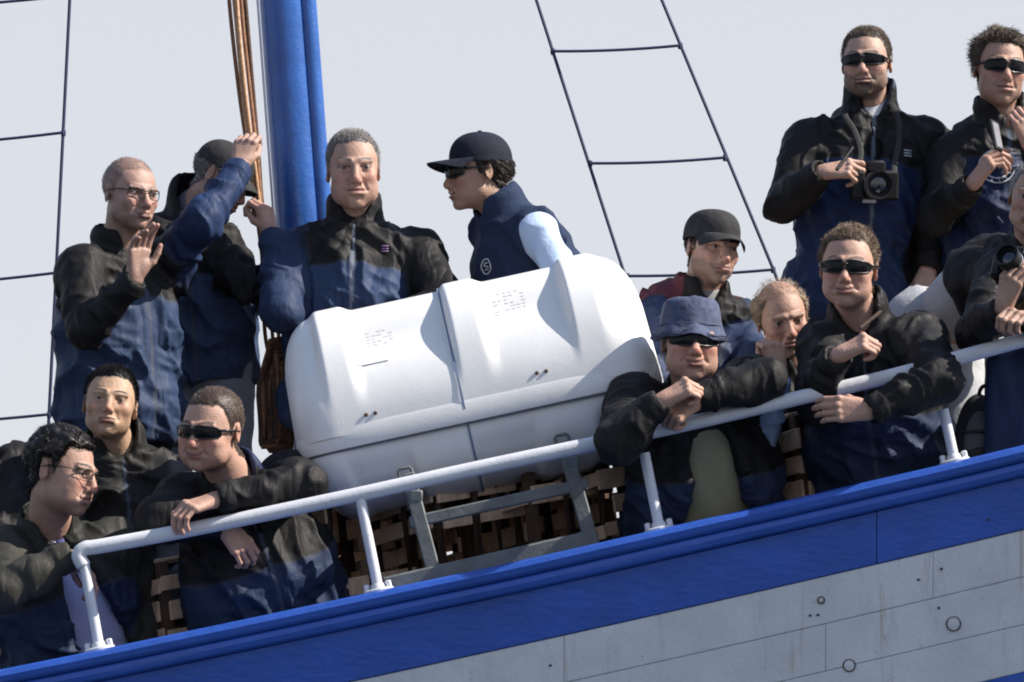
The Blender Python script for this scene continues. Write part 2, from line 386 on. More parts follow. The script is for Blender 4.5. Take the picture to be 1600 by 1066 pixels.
def plank(d0, d1, x0, x1, material, name, proud=0.0):
    f0, f1 = (-0.072 + 0.14 * d for d in (d0, d1)); j = 0.0003
    mb = MB(); sweep(mb, [(f0 + 0.05, -d0 - j), (f0 + 0.003 - proud, -d0 - j), (f0 - proud, -d0 - j - 0.003), (f1 - proud, -d1 + j + 0.003), (f1 + 0.003 - proud, -d1 + j), (f1 + 0.05, -d1 + j)], x0, x1, max(3, int((x1 - x0) * 8)), jit=0.0012)
    return mb.build(name, material, ship)
plank(0.0865, 0.235, -3.2, 1.05, "blue_paint", "sheer_plank", 0.004); plank(0.0865, 0.235, 1.0525, 3.2, "blue_paint", "sheer_plank", 0.004)
row, d = 0, 0.236
while d < 2.2:
    hgt = 0.133 if row < 3 else 0.15
    m_ = "blue_paint" if row in (3,) else "hull_paint"
    cuts = [-3.2] + [[-1.3, 0.15, 1.215], [-2.0, -0.55, 0.905, 2.3], [-1.6, 0.35, 1.9], [-1.0, 1.1]][row % 4] + [3.2]
    for a, b in zip(cuts[:-1], cuts[1:]): plank(d, d + hgt - 0.0005, a + 0.0007, b - 0.0007, m_, "hull_plank", rp.uniform(-0.001, 0.001))
    d += hgt; row += 1
mb = MB(); sweep(mb, [(-0.028, -0.09), (0.0, -0.09), (0.24, -2.18), (0.21, -2.18)], closed=True, n=33); mb.build("hull_backing", "caulk", ship)
mb = MB(); sweep(mb, [(0.02, -0.045), (0.10, -0.045), (0.10, -0.9), (0.06, -0.9)], n=33); mb.build("inner_bulwark", "hatch_paint", ship)
def hull_point(px, py):            # pixel -> point on the hull side
    Y = -0.07
    for _ in range(6):
        p = W(px, py, Y); dd = (capz(p[0]) - p[2]) * math.cos(T); Y = -0.072 + 0.14 * dd
    return W(px, py, Y)
for px, py, r in ((1490, 975, 0.019), (1327, 1040, 0.016), (1283, 938, 0.009)):
    c = hull_point(px, py); mb = MB()
    mb.lathe([(r, -0.004), (r, 0.001), (r * 0.9, 0.002), (r * 0.8, 0.0006), (r * 0.7, 0.0006), (r * 0.6, 0.0015), (r * 0.3, 0.002)], c, (0, -1, -0.14), 20, m=0)
    mb.build("bolt_plug", "hull_paint", ship)
    mb = MB(); mb.tube([c + np.array([math.cos(a) * r * 1.06, -0.0015, math.sin(a) * r * 1.06]) for a in np.linspace(0, 2 * math.pi, 21)[:-1]], 0.0022, 6, closed=True); mb.build("bolt_ring", "rust", ship)
for px, py in ((1435, 906), (1471, 889), (1266, 962), (1278, 961), (1368, 782), (1545, 812), (1190, 840), (1020, 868), (672, 1018), (1467, 950), (860, 1040)):
    c = hull_point(px, py); mb = MB(); mb.lathe([(0.004, -0.006), (0.004, 0.0065 if py < 870 else 0.003), (0.002, 0.0075 if py < 870 else 0.004)], c, (0, -1, -0.1), 10); mb.build("nail_head", "caulk", ship)
mb = MB(); P = np.array([[(x, y, capz(x) - 0.72) for x in XS] for y in (0.1, 0.80)]); mb.grid(P, flip=True); mb.build("deck", "deck_wood", ship)
mb = MB(); P = np.array([[(x, y, capz(x) - z) for x in XS] for y, z in ((0.80, 0.74), (0.80, 0.26), (0.82, 0.24), (3.4, 0.24), (3.4, 0.74))]); mb.grid(P, flip=True); mb.build("raised_deck", "deck_wood", ship)
mb = MB(); sweep(mb, [(0.80, -0.26), (0.80, -0.07), (0.81, -0.06), (0.83, -0.06), (0.84, -0.07), (0.84, -0.26)], x1=1.15, n=40); mb.build("coaming", "dark_wood", ship)
# guard rail
RAIL = [W(px, py, 0.0) for px, py in ((131, 885), (123, 868), (133, 857), (160, 853), (300, 827), (540, 777), (740, 733), (935, 692), (1075, 662), (1240, 624), (1400, 586), (1520, 553), (1640, 520), (1800, 476), (2000, 420))]
mb = MB(); mb.tube(spline(RAIL, 6), 0.0215, 14); gr = mb.build("guard_rail", "rail_paint", ship, sharp=0)
for tx, ty, bx, by in ((131, 880, 156, 1007), (562, 775, 592, 923), (1007, 708, 1031, 826), (1474, 640, 1492, 716), (1890, 460, 1912, 610)):
    a = W(tx, ty, 0.0); b = W(bx, by, 0.0); b[2] = capz(b[0]) + 0.001
    mb = MB(); mb.tube([a, b], 0.0155, 12); pst = mb.build("post", "rail_paint", gr)
    mb = MB(); mb.lathe([(0.045, 0.0), (0.045, 0.007), (0.04, 0.010), (0.022, 0.011), (0.02, 0.022), (0.016, 0.026)], b, NX, 16); mb.build("foot_plate", "rail_paint", gr)
    for s in (-1, 1):
        mb = MB(); mb.lathe([(0.009, 0.0), (0.009, 0.016), (0.006, 0.019)], b + AX * 0.032 * s + NX * 0.0095, NX, 6); mb.build("bolt", "rail_paint", gr)
# mast
m0, m1 = W(391, -700, 1.62), W(500, 760, 1.62); dm = nrm(m1 - m0)
pts = [m0 + (m1 - m0) * t for t in np.linspace(0, 1, 30)]
mb = MB(); mb.tube(pts, [0.079 + 0.004 * t for t in np.linspace(0, 1, 30)], 28, up=(0, -1, 0)); mast = mb.build("mast", "mast_paint", ship, sharp=0)
mb = MB(); off = np.array([0.078, -0.028, 0.006]); mb.tube([p + off for p in pts], 0.031, 16, up=(0, -1, 0)); mb.build("mast_track", "mast_paint", mast, sharp=0)
mb = MB(); off = np.array([-0.085, -0.05, 0]); mb.tube([p + off for p in pts], 0.004, 8); mb.build("halyard", "rail_paint", mast)

# sea
mb = MB(); mb.grid(np.array([[(x, y, -3.3) for y in np.linspace(-4000, 6000, 5)] for x in np.linspace(-5000, 5000, 5)]), flip=False); o = mb.build("sea", "sea", None); tag(o, kind="structure")

# ------------------------------------------------------------------ shrouds with ratlines
def shroud_ladder(label, lines, rungs, Y):
    b = W(*lines[0][1], Y); r = root("shroud_ladder", b, label, "rigging", "shroud ladders beside the mast")
    ends = []
    for a, c in lines:
        p, q = W(*a, Y), W(*c, Y); ends.append((p, q)); mb = MB(); mb.tube([p + (q - p) * t for t in np.linspace(-0.9, 1.0, 12)], 0.0058, 8); mb.build("shroud", "rigging", r)
    for (a, c) in rungs:
        p, q = W(*a, Y), W(*c, Y); mb = MB(); n = 9; sag = np.linspace(-1, 1, n)
        mb.tube([p + (q - p) * t + np.array([0, -0.011, -0.006 * (1 - s * s)]) for t, s in zip(np.linspace(0, 1, n), sag)], 0.0052, 8)
        for e in (p, q): mb.tube([e + np.array([0, 0, dz]) for dz in (-0.011, 0, 0.011)], [0.0075, 0.0095, 0.0075], 8)
        mb.build("ratline", "rigging", r)
    return r
shroud_ladder("dark rope ladder of shrouds at the left edge behind the bald man", [((109, 0), (74, 700)), ((-160, 0), (-230, 720))], [((-160, 14), (109, -6)), ((-180, 232), (99, 208)), ((-200, 452), (88, 427)), ((-220, 668), (77, 648))], 2.3)
shroud_ladder("slanting dark rope ladder of shrouds right of the man in a navy cap", [((838, 0), (1060, 690)), ((1034, 0), (1330, 715))], [((812, -96), (995, -104)), ((864, 81), (1063, 72)), ((922, 256), (1133, 247)), ((980, 432), (1208, 422)), ((1035, 606), (1285, 598))], 2.3)

# ------------------------------------------------------------------ ropes on the mast
YR = 1.38
def path(pts, Y): return spline([W(px, py, Y + dy) for px, py, dy in pts], 8)
bundle = [(-13, "rope_brown", 0.0065, 0.02), (-6, "rope_tan", 0.0062, 0.0), (0, "rope_tan", 0.0062, -0.01), (6, "rope_brown", 0.0065, 0.012), (12, "rope_dark", 0.0075, 0.03)]
rr_ = root("rope", W(437, 690, YR), "bundle of brown and tan ropes hanging down left of the blue mast", "rope")
for k, (dx, m_, r, dy) in enumerate(bundle):
    wv = [1.2 * math.sin(k * 2.1 + i) for i in range(8)]
    pts = path([(330 + dx, -480, dy), (352 + dx, -230, dy), (366 + dx, -60, dy), (374 + dx * 0.95 + wv[0], 40, dy), (385 + dx * 0.9 + wv[1], 150, dy), (397 + dx * 0.7 + wv[2], 250, dy * 0.7), (405 + dx * 0.5 + wv[3], 320, dy * 0.5), (418 + dx * 0.6 + wv[4], 400, dy), (428 + dx * (1.2) + wv[5], 470, dy), (436 + dx * 1.6, 530, dy), (440 + dx * 1.0, 580, dy)], YR)
    mb = MB(); mb.tube(pts, r, 8); mb.build("strand", m_, rr_, sharp=0)
hk = root("rope_coil", W(437, 700, YR - 0.06), "dark brown hank of coiled rope hanging between raft canister and sunglasses man", "rope")
rk = np.random.default_rng(3)
for k in range(17):
    x0, x1 = 437 - 30 + k * 1.9 + rk.uniform(-2, 2), 440 - 8 + k * 1.5 + rk.uniform(-2, 2); top, bot = 535 + rk.uniform(-8, 18), 690 + rk.uniform(-16, 16); dy = rk.uniform(-0.045, 0.03)
    P = []
    for a in np.linspace(0, 2 * math.pi, 29)[:-1]:
        wdt = 0.5 + 0.5 * math.cos(a); yy = (top + bot) / 2 - (bot - top) / 2 * math.sin(a + math.pi / 2)
        spread = 0.45 + 0.55 * sstep(top, top + 70, yy); cx = 439; xx = cx + ((x0 if math.sin(a) > 0 else x1) - cx) * spread + 3 * math.sin(k + yy * 0.03)
        P.append(W(xx, yy, YR - 0.06 + dy + 0.02 * math.sin(a)))
    mb = MB(); mb.tube(P, 0.0100, 8, closed=True); mb.build("loop", ["rope_dark", "rope_brown", "rope_dark"][k % 3], hk, sharp=0)
mb = MB(); c = W(441, 548, YR - 0.075)
for j in range(4): mb.tube([c + AX * math.cos(a) * 0.032 + np.array([0, math.sin(a) * 0.045, 0]) + NX * (0.014 * (j - 1.5)) for a in np.linspace(0, 6.283, 17)[:-1]], 0.0078, 8, closed=True)
mb.build("wrap", "rope_dark", hk, sharp=0)

# ------------------------------------------------------------------ life raft canister
RC = W(743, 621, 0.52); LR = 0.555
rx, ry, rz = AX, np.array([0, 1.0, 0]), NX
raft = root("life_raft_canister", RC - rz * 0.27, "big white ribbed life raft canister strapped on a steel cradle", "life raft")
def prof_scale(x):
    e = np.clip((abs(x) - (LR - 0.15)) / 0.15, 0, 1); return (1 - e ** 2.6) ** 0.42
def ribf(x):
    r = 0
    for c, wl_, wr_ in ((-0.385, 0.035, 0.042), (0.012, 0.034, 0.05), (0.372, 0.036, 0.05)):
        r = max(r, float(sstep(c - wl_ - 0.03, c - wl_, np.array(x)) * (1 - sstep(c + wr_ - 0.012, c + wr_ + 0.035, np.array(x)))))
    return r
xs = np.unique(np.concatenate([np.linspace(-LR, -LR + 0.13, 26), np.linspace(-LR + 0.13, LR - 0.13, 150), np.linspace(LR - 0.13, LR, 26)]))
def upper_pt(x, v):                     # v 0 front seam .. pi back seam
    s_ = float(prof_scale(x)); sv = max(math.sin(v), 0)
    dep = float(sstep(0.10, 0.75, np.array(sv)))
    rec = 0.050 * (1 - ribf(x)) * dep * (1 - 0.62 * float(sstep(0.72, 0.99, np.array(sv)))) * (1 if abs(x) < 0.42 else 0.7)
    r0, h0 = 0.305, 0.412
    y = -math.copysign(abs(math.cos(v)) ** 0.90, math.cos(v)) * (r0 - rec * 0.8) * (0.55 + 0.45 * s_); z = sv ** 0.90 * (h0 - rec) * (0.35 + 0.65 * s_)
    if v < 0.05 or v > math.pi - 0.05: pass
    return RC + rx * x + ry * y + rz * (z - 0.055)
vsn = np.concatenate([np.linspace(0, 0.5, 12), np.linspace(0.55, math.pi - 0.55, 44), np.linspace(math.pi - 0.5, math.pi, 12)])
P = np.array([[upper_pt(x, v) for v in vsn] for x in xs])
mb = MB(); mb.grid(P, flip=False)
for i in (0, len(xs) - 1):
    c = P[i].mean(0); k = len(mb.V); mb.V.append(tuple(c)); nb = len(vsn)
    for j in range(nb - 1): f = (k, i * nb + j, i * nb + j + 1); mb.F.append(f if i == 0 else f[::-1]); mb.M.append(0)
up = mb.build("upper_shell", "gelcoat", raft, sharp=0)
def lower_pt(x, v):
    s_ = float(prof_scale(x)); sv = math.sin(v); fl = 0.012 * (0.5 + 0.5 * math.tanh(6 * math.sin(x * 2 * math.pi / 0.385 + 0.6))) * float(sstep(0.1, 0.4, np.array(sv)))
    tap = 1 - 0.10 * sv ** 1.5
    y = -math.copysign(abs(math.cos(v)) ** 0.8, math.cos(v)) * (0.29 - fl) * (0.55 + 0.45 * s_); z = -(sv ** 0.75) * (0.225 - fl) * (0.5 + 0.5 * s_)
    return RC + rx * x * tap + ry * y + rz * (z - 0.066)
P = np.array([[lower_pt(x, v) for v in np.linspace(0, math.pi, 50)] for x in xs * 0.985])
mb = MB(); mb.grid(P, flip=True)
for i in (0, len(xs) - 1):
    c = P[i].mean(0); k = len(mb.V); mb.V.append(tuple(c)); nb = 50
    for j in range(nb - 1): f = (k, i * nb + j, i * nb + j + 1); mb.F.append(f[::-1] if i == 0 else f); mb.M.append(0)
lo = mb.build("lower_shell", "gelcoat", raft, sharp=0)
# flange skirt along the seam: a closed ring
def ring(off, z, n=140):
    out = []
    for a in np.linspace(0, 2 * math.pi, n + 1)[:-1]:
        ca, sa = math.cos(a), math.sin(a); ex = 7.0
        rr = (abs(ca) ** ex + abs(sa) ** ex) ** (-1 / ex)
        out.append(RC + rx * (ca * rr * (LR + off)) + ry * (sa * rr * (0.305 + off)) + rz * z)
    return out
def skirt(levels, name, m_, parent):
    mb = MB(); P = np.array([ring(o_, z) for o_, z in levels]); P = np.concatenate([P, P[:, :1]], 1); mb.grid(np.swapaxes(P, 0, 1), flip=True); return mb.build(name, m_, parent, sharp=40)
skirt([(-0.02, -0.028), (0.0, -0.03), (0.003, -0.040), (0.004, -0.088), (0.0015, -0.094), (-0.03, -0.094)], "flange", "gelcoat", raft)
skirt([(-0.03, -0.0945), (-0.002, -0.0945), (-0.002, -0.100), (-0.03, -0.100)], "gasket", "seal", raft)
# strap round the middle
mat("strap_blue", (0.16, 0.20, 0.30), 0.6)
vv = np.linspace(0.0, math.pi, 60); xst = -0.042
L = [upper_pt(xst, v) + (upper_pt(xst, v) - RC) * 0.006 for v in vv] + [lower_pt(xst, v) + (lower_pt(xst, v) - RC) * 0.008 for v in vv[::-1]]
mb = MB(); P = np.array([[p - rx * 0.0035, p - rx * 0.0035 + (p - RC) * 0.006, p + rx * 0.0035 + (p - RC) * 0.006, p + rx * 0.0035] for p in L]); mb.grid(P, closed_u=True); mb.build("strap", "strap_blue", raft)
def on_front(px, py):                   # nearest point of the canister's front to a pixel
    best = None
    for x in np.linspace(-LR, LR, 80):
        for v in np.linspace(0, 1.7, 60):
            p = upper_pt(x, v); q = p - CAM; f = q @ np.array([0, math.cos(PITCH), math.sin(PITCH)]); u = q @ np.array([0, -math.sin(PITCH), math.cos(PITCH)])
            e = (800 + FPX * q[0] / f - px) ** 2 + (533 - FPX * u / f - py) ** 2
            if best is None or e < best[0]: best = (e, x, v)
    return best[1], best[2]
for px, py in ((578, 646), (850, 583)):         # small brass latches
    x, v = on_front(px, py); p = upper_pt(x, v); n_ = nrm(np.cross(upper_pt(x + .01, v) - p, upper_pt(x, v + .02) - p)); n_ = n_ if n_[1] < 0 else -n_
    for dx in (-0.014, 0.014):
        mb = MB(); mb.lathe([(0.006, -0.002), (0.006, 0.003), (0.003, 0.0045)], p + rx * dx, n_, 8); mb.build("rivet", "rust", up)
rb = np.random.default_rng(5)
def print_strip(x0, v0, ln, hh, m_, name):      # flat print lying on the shell
    mb = MB(); P = np.array([[upper_pt(x0 + ln * t, v0 + dv * hh / 0.36) + nrm(upper_pt(x0, v0) - RC) * 0.0012 for dv in (0, 0.5, 1)] for t in np.linspace(0, 1, 5)]); mb.grid(P); mb.build(name, m_, up, sharp=0)
x, v = on_front(582, 571); print_strip(x - 0.055, v, 0.11, 0.004, "seal", "print_mark")
mat("faint_print", (0.60, 0.59, 0.58), 0.6)
for (px, py, cols, rows) in ((575, 530, 9, 5), (795, 470, 6, 7)):       # worn, no longer legible stencil blocks
    x, v = on_front(px, py)
    for i in range(rows):
        for j in range(cols):
            if rb.random() < 0.55: print_strip(x + (j - cols / 2) * 0.017, v + (i - rows / 2) * 0.042, rb.uniform(0.006, 0.013), 0.005, "faint_print", "print_mark")
for px, py in ((634, 741), (879, 689)):
    p = W(px, py, 0.225); mb = MB(); mb.tube([p + rx * a + rz * b for a, b in ((-0.02, -0.03), (-0.02, 0.012), (-0.014, 0.018), (0.014, 0.018), (0.02, 0.012), (0.02, -0.03))], 0.005, 8); mb.build("lashing_ring", "steel_grey", raft)
# cradle
cb = W(800, 890, 0.3); cr = root("raft_cradle", cb, "grey steel cradle frame under the white canister", "cradle")
for Y in (0.15, 0.78):
    for a, b in (((637, 740), (676, 885)), ((880, 690), (922, 838))):
        mb = MB(); mb.bar(W(*a, Y), W(*b, Y) - NX * (0.02 if Y < .5 else 0.1), 0.042, 0.035, bev=0.004); mb.build("leg", "steel_grey", cr)
    mb = MB(); mb.bar(W(640, 817, Y) , W(918, 756, Y), 0.034, 0.03, bev=0.004); mb.build("crossbar", "steel_grey", cr)
for a in ((650, 775), (893, 722)):
    mb = MB(); mb.bar(W(*a, 0.13), W(*a, 0.80) + np.array([0, 0, 0.0]), 0.04, 0.035, up=(0, 0, 1), bev=0.004); mb.build("saddle_bar", "steel_grey", cr)
mb = MB(); mb.bar(W(600, 916, 0.15), W(935, 840, 0.15), 0.05, 0.05, bev=0.006); mb.build("base_beam", "steel_grey", cr)
# ------------------------------------------------------------------ slatted wooden traps stowed behind the bulwark
def trap(px, py, Y, yaw, w, dpt, h, label, seed, lathm="trap_wood", keep=0.85):
    c = W(px, py, Y); rg = np.random.default_rng(seed); r = root("wooden_trap", c, label, "wooden trap", "slatted wooden traps stowed behind the rail")
    ca, sa = math.cos(yaw), math.sin(yaw); ux = np.array([ca, sa, math.sin(T) * ca]); uy = np.array([-sa, ca, -math.sin(T) * sa]); uz = NX * 0.5 + np.array([0, 0, 0.5]); ux, uy, uz = nrm(ux), nrm(uy), nrm(uz)
    A = np.array([ux, uy, uz])
    def pc(name, o, e, m_):
        mb = MB(); mb.box(c + ux * o[0] + uy * o[1] + uz * o[2], e, A, 0.002); mb.build(name, m_, r, smooth=False)
    for sx in (-1, 1):
        for sy in (-1, 1): pc("corner_post", (sx * w / 2, sy * dpt / 2, h / 2), (0.016, 0.016, h / 2), "dark_wood")
    n = int(h / 0.078)
    for i in range(n):
        z = 0.035 + i * 0.078; t = rg.uniform(-0.004, 0.004)
        for sy in (-1, 1):
            if rg.random() < keep: pc("lath", (rg.uniform(-.02, .02), sy * (dpt / 2 + 0.021), z + t), (w / 2 + rg.uniform(0.0, 0.03), 0.0055, 0.025 + rg.uniform(-.008, .006)), lathm)
        for sx in (-1, 1):
            if rg.random() < keep: pc("lath", (sx * (w / 2 + 0.021), rg.uniform(-.02, .02), z - t), (0.0055, dpt / 2 + rg.uniform(-.01, .02), 0.026 + rg.uniform(-.008, .006)), lathm)
    m = max(2, int(w / 0.075))
    for i in range(m): pc("lath", (-w / 2 + (i + 0.5) * w / m, 0, h + 0.007), (0.021, dpt / 2 + 0.01, 0.006), "trap_wood")
    for sy in (-1, 1):
        for fx in (0.12,): pc("batten", (fx * w, sy * (dpt / 2 + 0.034), h / 2), (0.013, 0.0065, h / 2), "dark_wood")
    for sx in (-1, 1):
        for fy in (-0.1,): pc("batten", (sx * (w / 2 + 0.034), fy * dpt, h / 2), (0.0065, 0.012, h / 2), "dark_wood")
    pass
    return r
TR = [(20, 1075, 0.62, -0.95, 0.34, 0.30, 0.36, "slatted wooden trap at the left edge behind the curly haired man"),
      (285, 1015, 0.62, -1.0, 0.36, 0.28, 0.26, "slatted wooden trap between the two men leaning left of the canister"),
      (545, 985, 0.66, -0.95, 0.34, 0.30, 0.42, "slatted wooden trap behind the rail post left of the cradle"),
      (712, 955, 0.62, -1.0, 0.36, 0.28, 0.40, "slatted wooden trap framed by the steel cradle, left one"),
      (850, 920, 0.62, -0.95, 0.34, 0.28, 0.36, "slatted wooden trap framed by the steel cradle, right one"),
      (968, 890, 0.66, -1.0, 0.30, 0.28, 0.40, "slatted wooden trap just left of the bucket hat man"),
      (1262, 830, 0.66, -0.95, 0.34, 0.28, 0.34, "slatted wooden trap between bucket hat man and dark jacket man")]
for i, t in enumerate(TR): trap(*t, seed=20 + i, keep=0.6 if 2 <= i <= 5 else 0.9)
TR2 = [(520, 935, 0.98, -1.05, 0.22, 0.18, 0.36, "pale tan trap glimpsed behind the rail post left of the cradle"),
       (628, 915, 0.98, -1.0, 0.20, 0.18, 0.38, "pale tan trap glimpsed just left of the cradle's left leg"),
       (735, 895, 0.98, -1.08, 0.22, 0.18, 0.36, "pale tan trap glimpsed through the middle of the cradle"),
       (842, 870, 0.98, -1.0, 0.20, 0.18, 0.36, "pale tan trap glimpsed through the cradle near its right leg"),
       (950, 845, 0.98, -1.05, 0.22, 0.18, 0.36, "pale tan trap glimpsed right of the cradle beside the bucket hat man")]
for i, t in enumerate(TR2): trap(*t, seed=60 + i, keep=0.95)

# ------------------------------------------------------------------ people
def rot(yaw, pitch, roll):
    y, p, r = (math.radians(a) for a in (yaw, -pitch, roll))
    Rz = np.array([[math.cos(y), -math.sin(y), 0], [math.sin(y), math.cos(y), 0], [0, 0, 1]])
    Rx = np.array([[1, 0, 0], [0, math.cos(p), -math.sin(p)], [0, math.sin(p), math.cos(p)]])
    Ry = np.array([[math.cos(r), 0, math.sin(r)], [0, 1, 0], [-math.sin(r), 0, math.cos(r)]])
    return Ry @ Rz @ Rx            # roll last: tilt in the picture plane
SKIN = (0.33, 0.195, 0.145)
def build_head(h, neck_local):
    """head-local metres, face towards -Y, eyes at z=0"""
    f = Field((-0.115, -0.135, -0.23), (0.115, 0.135, 0.135), 0.0030)
    w, jaw, nose, fat, chin = (h.get(k, 1.0) for k in ("w", "jaw", "nose", "fat", "chin"))
    f.ell((0, 0.016, 0.034), (0.0745 * w, 0.097, 0.083), 0.02)
    f.ell((0, -0.026, -0.020), (0.067 * w, 0.064, 0.080), 0.03)
    f.ell((0, -0.036, -0.072), (0.051 * jaw, 0.052, 0.042), 0.03)
    f.ell((0, -0.069, -0.104 * chin), (0.021 * jaw, 0.017, 0.014), 0.022)
    for s in (-1, 1):
        f.ball((s * 0.047 * jaw, -0.006, -0.064), 0.0145, 0.03)
        f.ball((s * 0.044 * w, -0.063, -0.028), 0.018 * fat, 0.022)
        if fat > 1: f.ball((s * 0.036 * jaw, -0.045, -0.066), 0.0235 * fat, 0.03)
    for s in (-1, 1):
        f.ball((s * 0.0335, -0.099, -0.002), 0.0185, 0.014, sub=True)
        f.cone((s * 0.012, -0.0885, 0.0155), (s * 0.047, -0.077, 0.0155), 0.0092, 0.0075, 0.009)
        f.ball((s * 0.0325, -0.0722, -0.0015), 0.0144, 0.006)
    f.cone((0, -0.084, 0.012), (0, -0.105 * (0.5 + 0.5 * nose), -0.036), 0.0078, 0.0115 * nose, 0.012)
    f.ball((0, -0.1065 * (0.5 + 0.5 * nose), -0.0385), 0.0105 * nose, 0.008)
    for s in (-1, 1):
        f.ball((s * 0.0125 * nose, -0.0955, -0.0425), 0.0085 * nose, 0.007)
        f.ball((s * 0.0065, -0.101, -0.0525), 0.0045, 0.004, sub=True)
    sm = h.get("smile", 0.0); zm = -0.0685
    f.ell((0, -0.074, -0.0685), (0.036, 0.022, 0.026), 0.016)
    for t in np.linspace(-1, 1, 9):
        x = t * 0.025; y = -0.0945 + 0.012 * t * t; z = zm + sm * 0.009 * t * t
        f.ball((x, y - 0.0005, z + 0.0052 - 0.0015 * abs(t)), 0.0058 - 0.003 * t * t, 0.006); f.ball((x, y - 0.001, z - 0.0066 + 0.002 * t * t), 0.0070 - 0.004 * t * t, 0.006)
    mo = h.get("open_mouth", 0.0)
    for t in np.linspace(-1, 1, 11):
        x = t * 0.026; f.ball((x, -0.1005 + 0.012 * t * t, zm + sm * 0.009 * t * t - 0.0005), 0.0026 + mo * 0.004 * (1 - t * t), 0.003, sub=True)
    for s in (-1, 1):
        f.cone((s * 0.021, -0.09, -0.042), (s * 0.034, -0.083, -0.066), 0.0022, 0.0018, 0.012, sub=True)
    f.cone((-0.012, -0.091, -0.0865), (0.012, -0.091, -0.0865), 0.004, 0.004, 0.012, sub=True)
    if h.get("eyes", True):
        op = h.get("open", 0.6)
        for s in (-1, 1): f.ell((s * 0.0325, -0.0905, -0.0015), (0.0135, 0.0125, 0.0062 * op), 0.0025, sub=True)
    for s in (-1, 1):
        a = math.radians(24) * s; R = np.array([[math.cos(a), -math.sin(a), 0], [math.sin(a), math.cos(a), 0], [0, 0, 1]])
        c = np.array([s * 0.0765 * (0.4 + 0.6 * w), 0.014, -0.008]); f.ell(c, (0.0068, 0.0165, 0.030), 0.007, R=R); f.ell(c + np.array([s * 0.009, -0.006, 0.003]), (0.006, 0.010, 0.018), 0.006, R=R, sub=True)
    nl = np.asarray(neck_local, float); f.cone((0, 0.022, -0.06), nl, 0.054 * (0.6 + 0.4 * fat), 0.060 * (0.6 + 0.4 * fat), 0.022)
    V, Q = f.mesh(1)
    rv = np.random.default_rng(h.get("face_seed", 0)); a_, b_, c_ = rv.uniform(-0.06, 0.06), rv.uniform(-0.035, 0.035), rv.uniform(-0.07, 0.05)
    fm_ = sstep(-0.16, -0.11, V[:, 2])
    V[:, 2] += np.where(V[:, 2] < 0, V[:, 2] * a_, 0) * fm_ + 0.05 * c_ * np.exp(-((V[:, 2] + 0.04) / 0.02) ** 2) * (V[:, 1] < -0.085)
    V[:, 0] += V[:, 0] * b_ * sstep(0.02, -0.06, V[:, 2]) * fm_
    N_h = vnormals(V, Q); V = V + N_h * ((noise(V * 22 + h.get("face_seed", 0), 3) - 0.5) * 0.0045 + (noise(V * 60 + h.get("face_seed", 0), 5) - 0.5) * 0.0016)[:, None] * (1 - sum(np.exp(-(((V[:, 0] - s * 0.0325) / 0.022) ** 2 + ((V[:, 2] + 0.0015) / 0.016) ** 2)) for s in (-1, 1)) * (V[:, 1] < -0.04))[:, None]
    return V, Q
def hair_mask(V, h):
    hf, rec = h.get("hf", 0.072), h.get("rec", 0.01)
    hl = np.interp(V[:, 1], [-0.12, -0.075, -0.05, -0.033, -0.016, -0.006, 0.028, 0.06, 0.11], [hf, hf, min(hf, 0.062) - 0.002, 0.035, -0.018, 0.02, -0.035, -0.068, -0.082])
    hl = hl + np.where(V[:, 1] < -0.04, sstep(0.026, 0.056, np.abs(V[:, 0])) * rec, 0)
    top = h.get("bald_top", 0)
    m = sstep(-0.004, 0.006, V[:, 2] - hl + (noise(V * 140, 3) - 0.5) * 0.006)
    if top: m = m * (1 - sstep(0.055, 0.078, V[:, 2]) * top)
    ear = (np.abs(V[:, 0]) > 0.0745) & (V[:, 1] > -0.004) & (V[:, 1] < 0.036) & (V[:, 2] < 0.026)
    if h.get("hat"): m = m * (V[:, 2] < 0.032)
    return np.where(ear, 0, m)
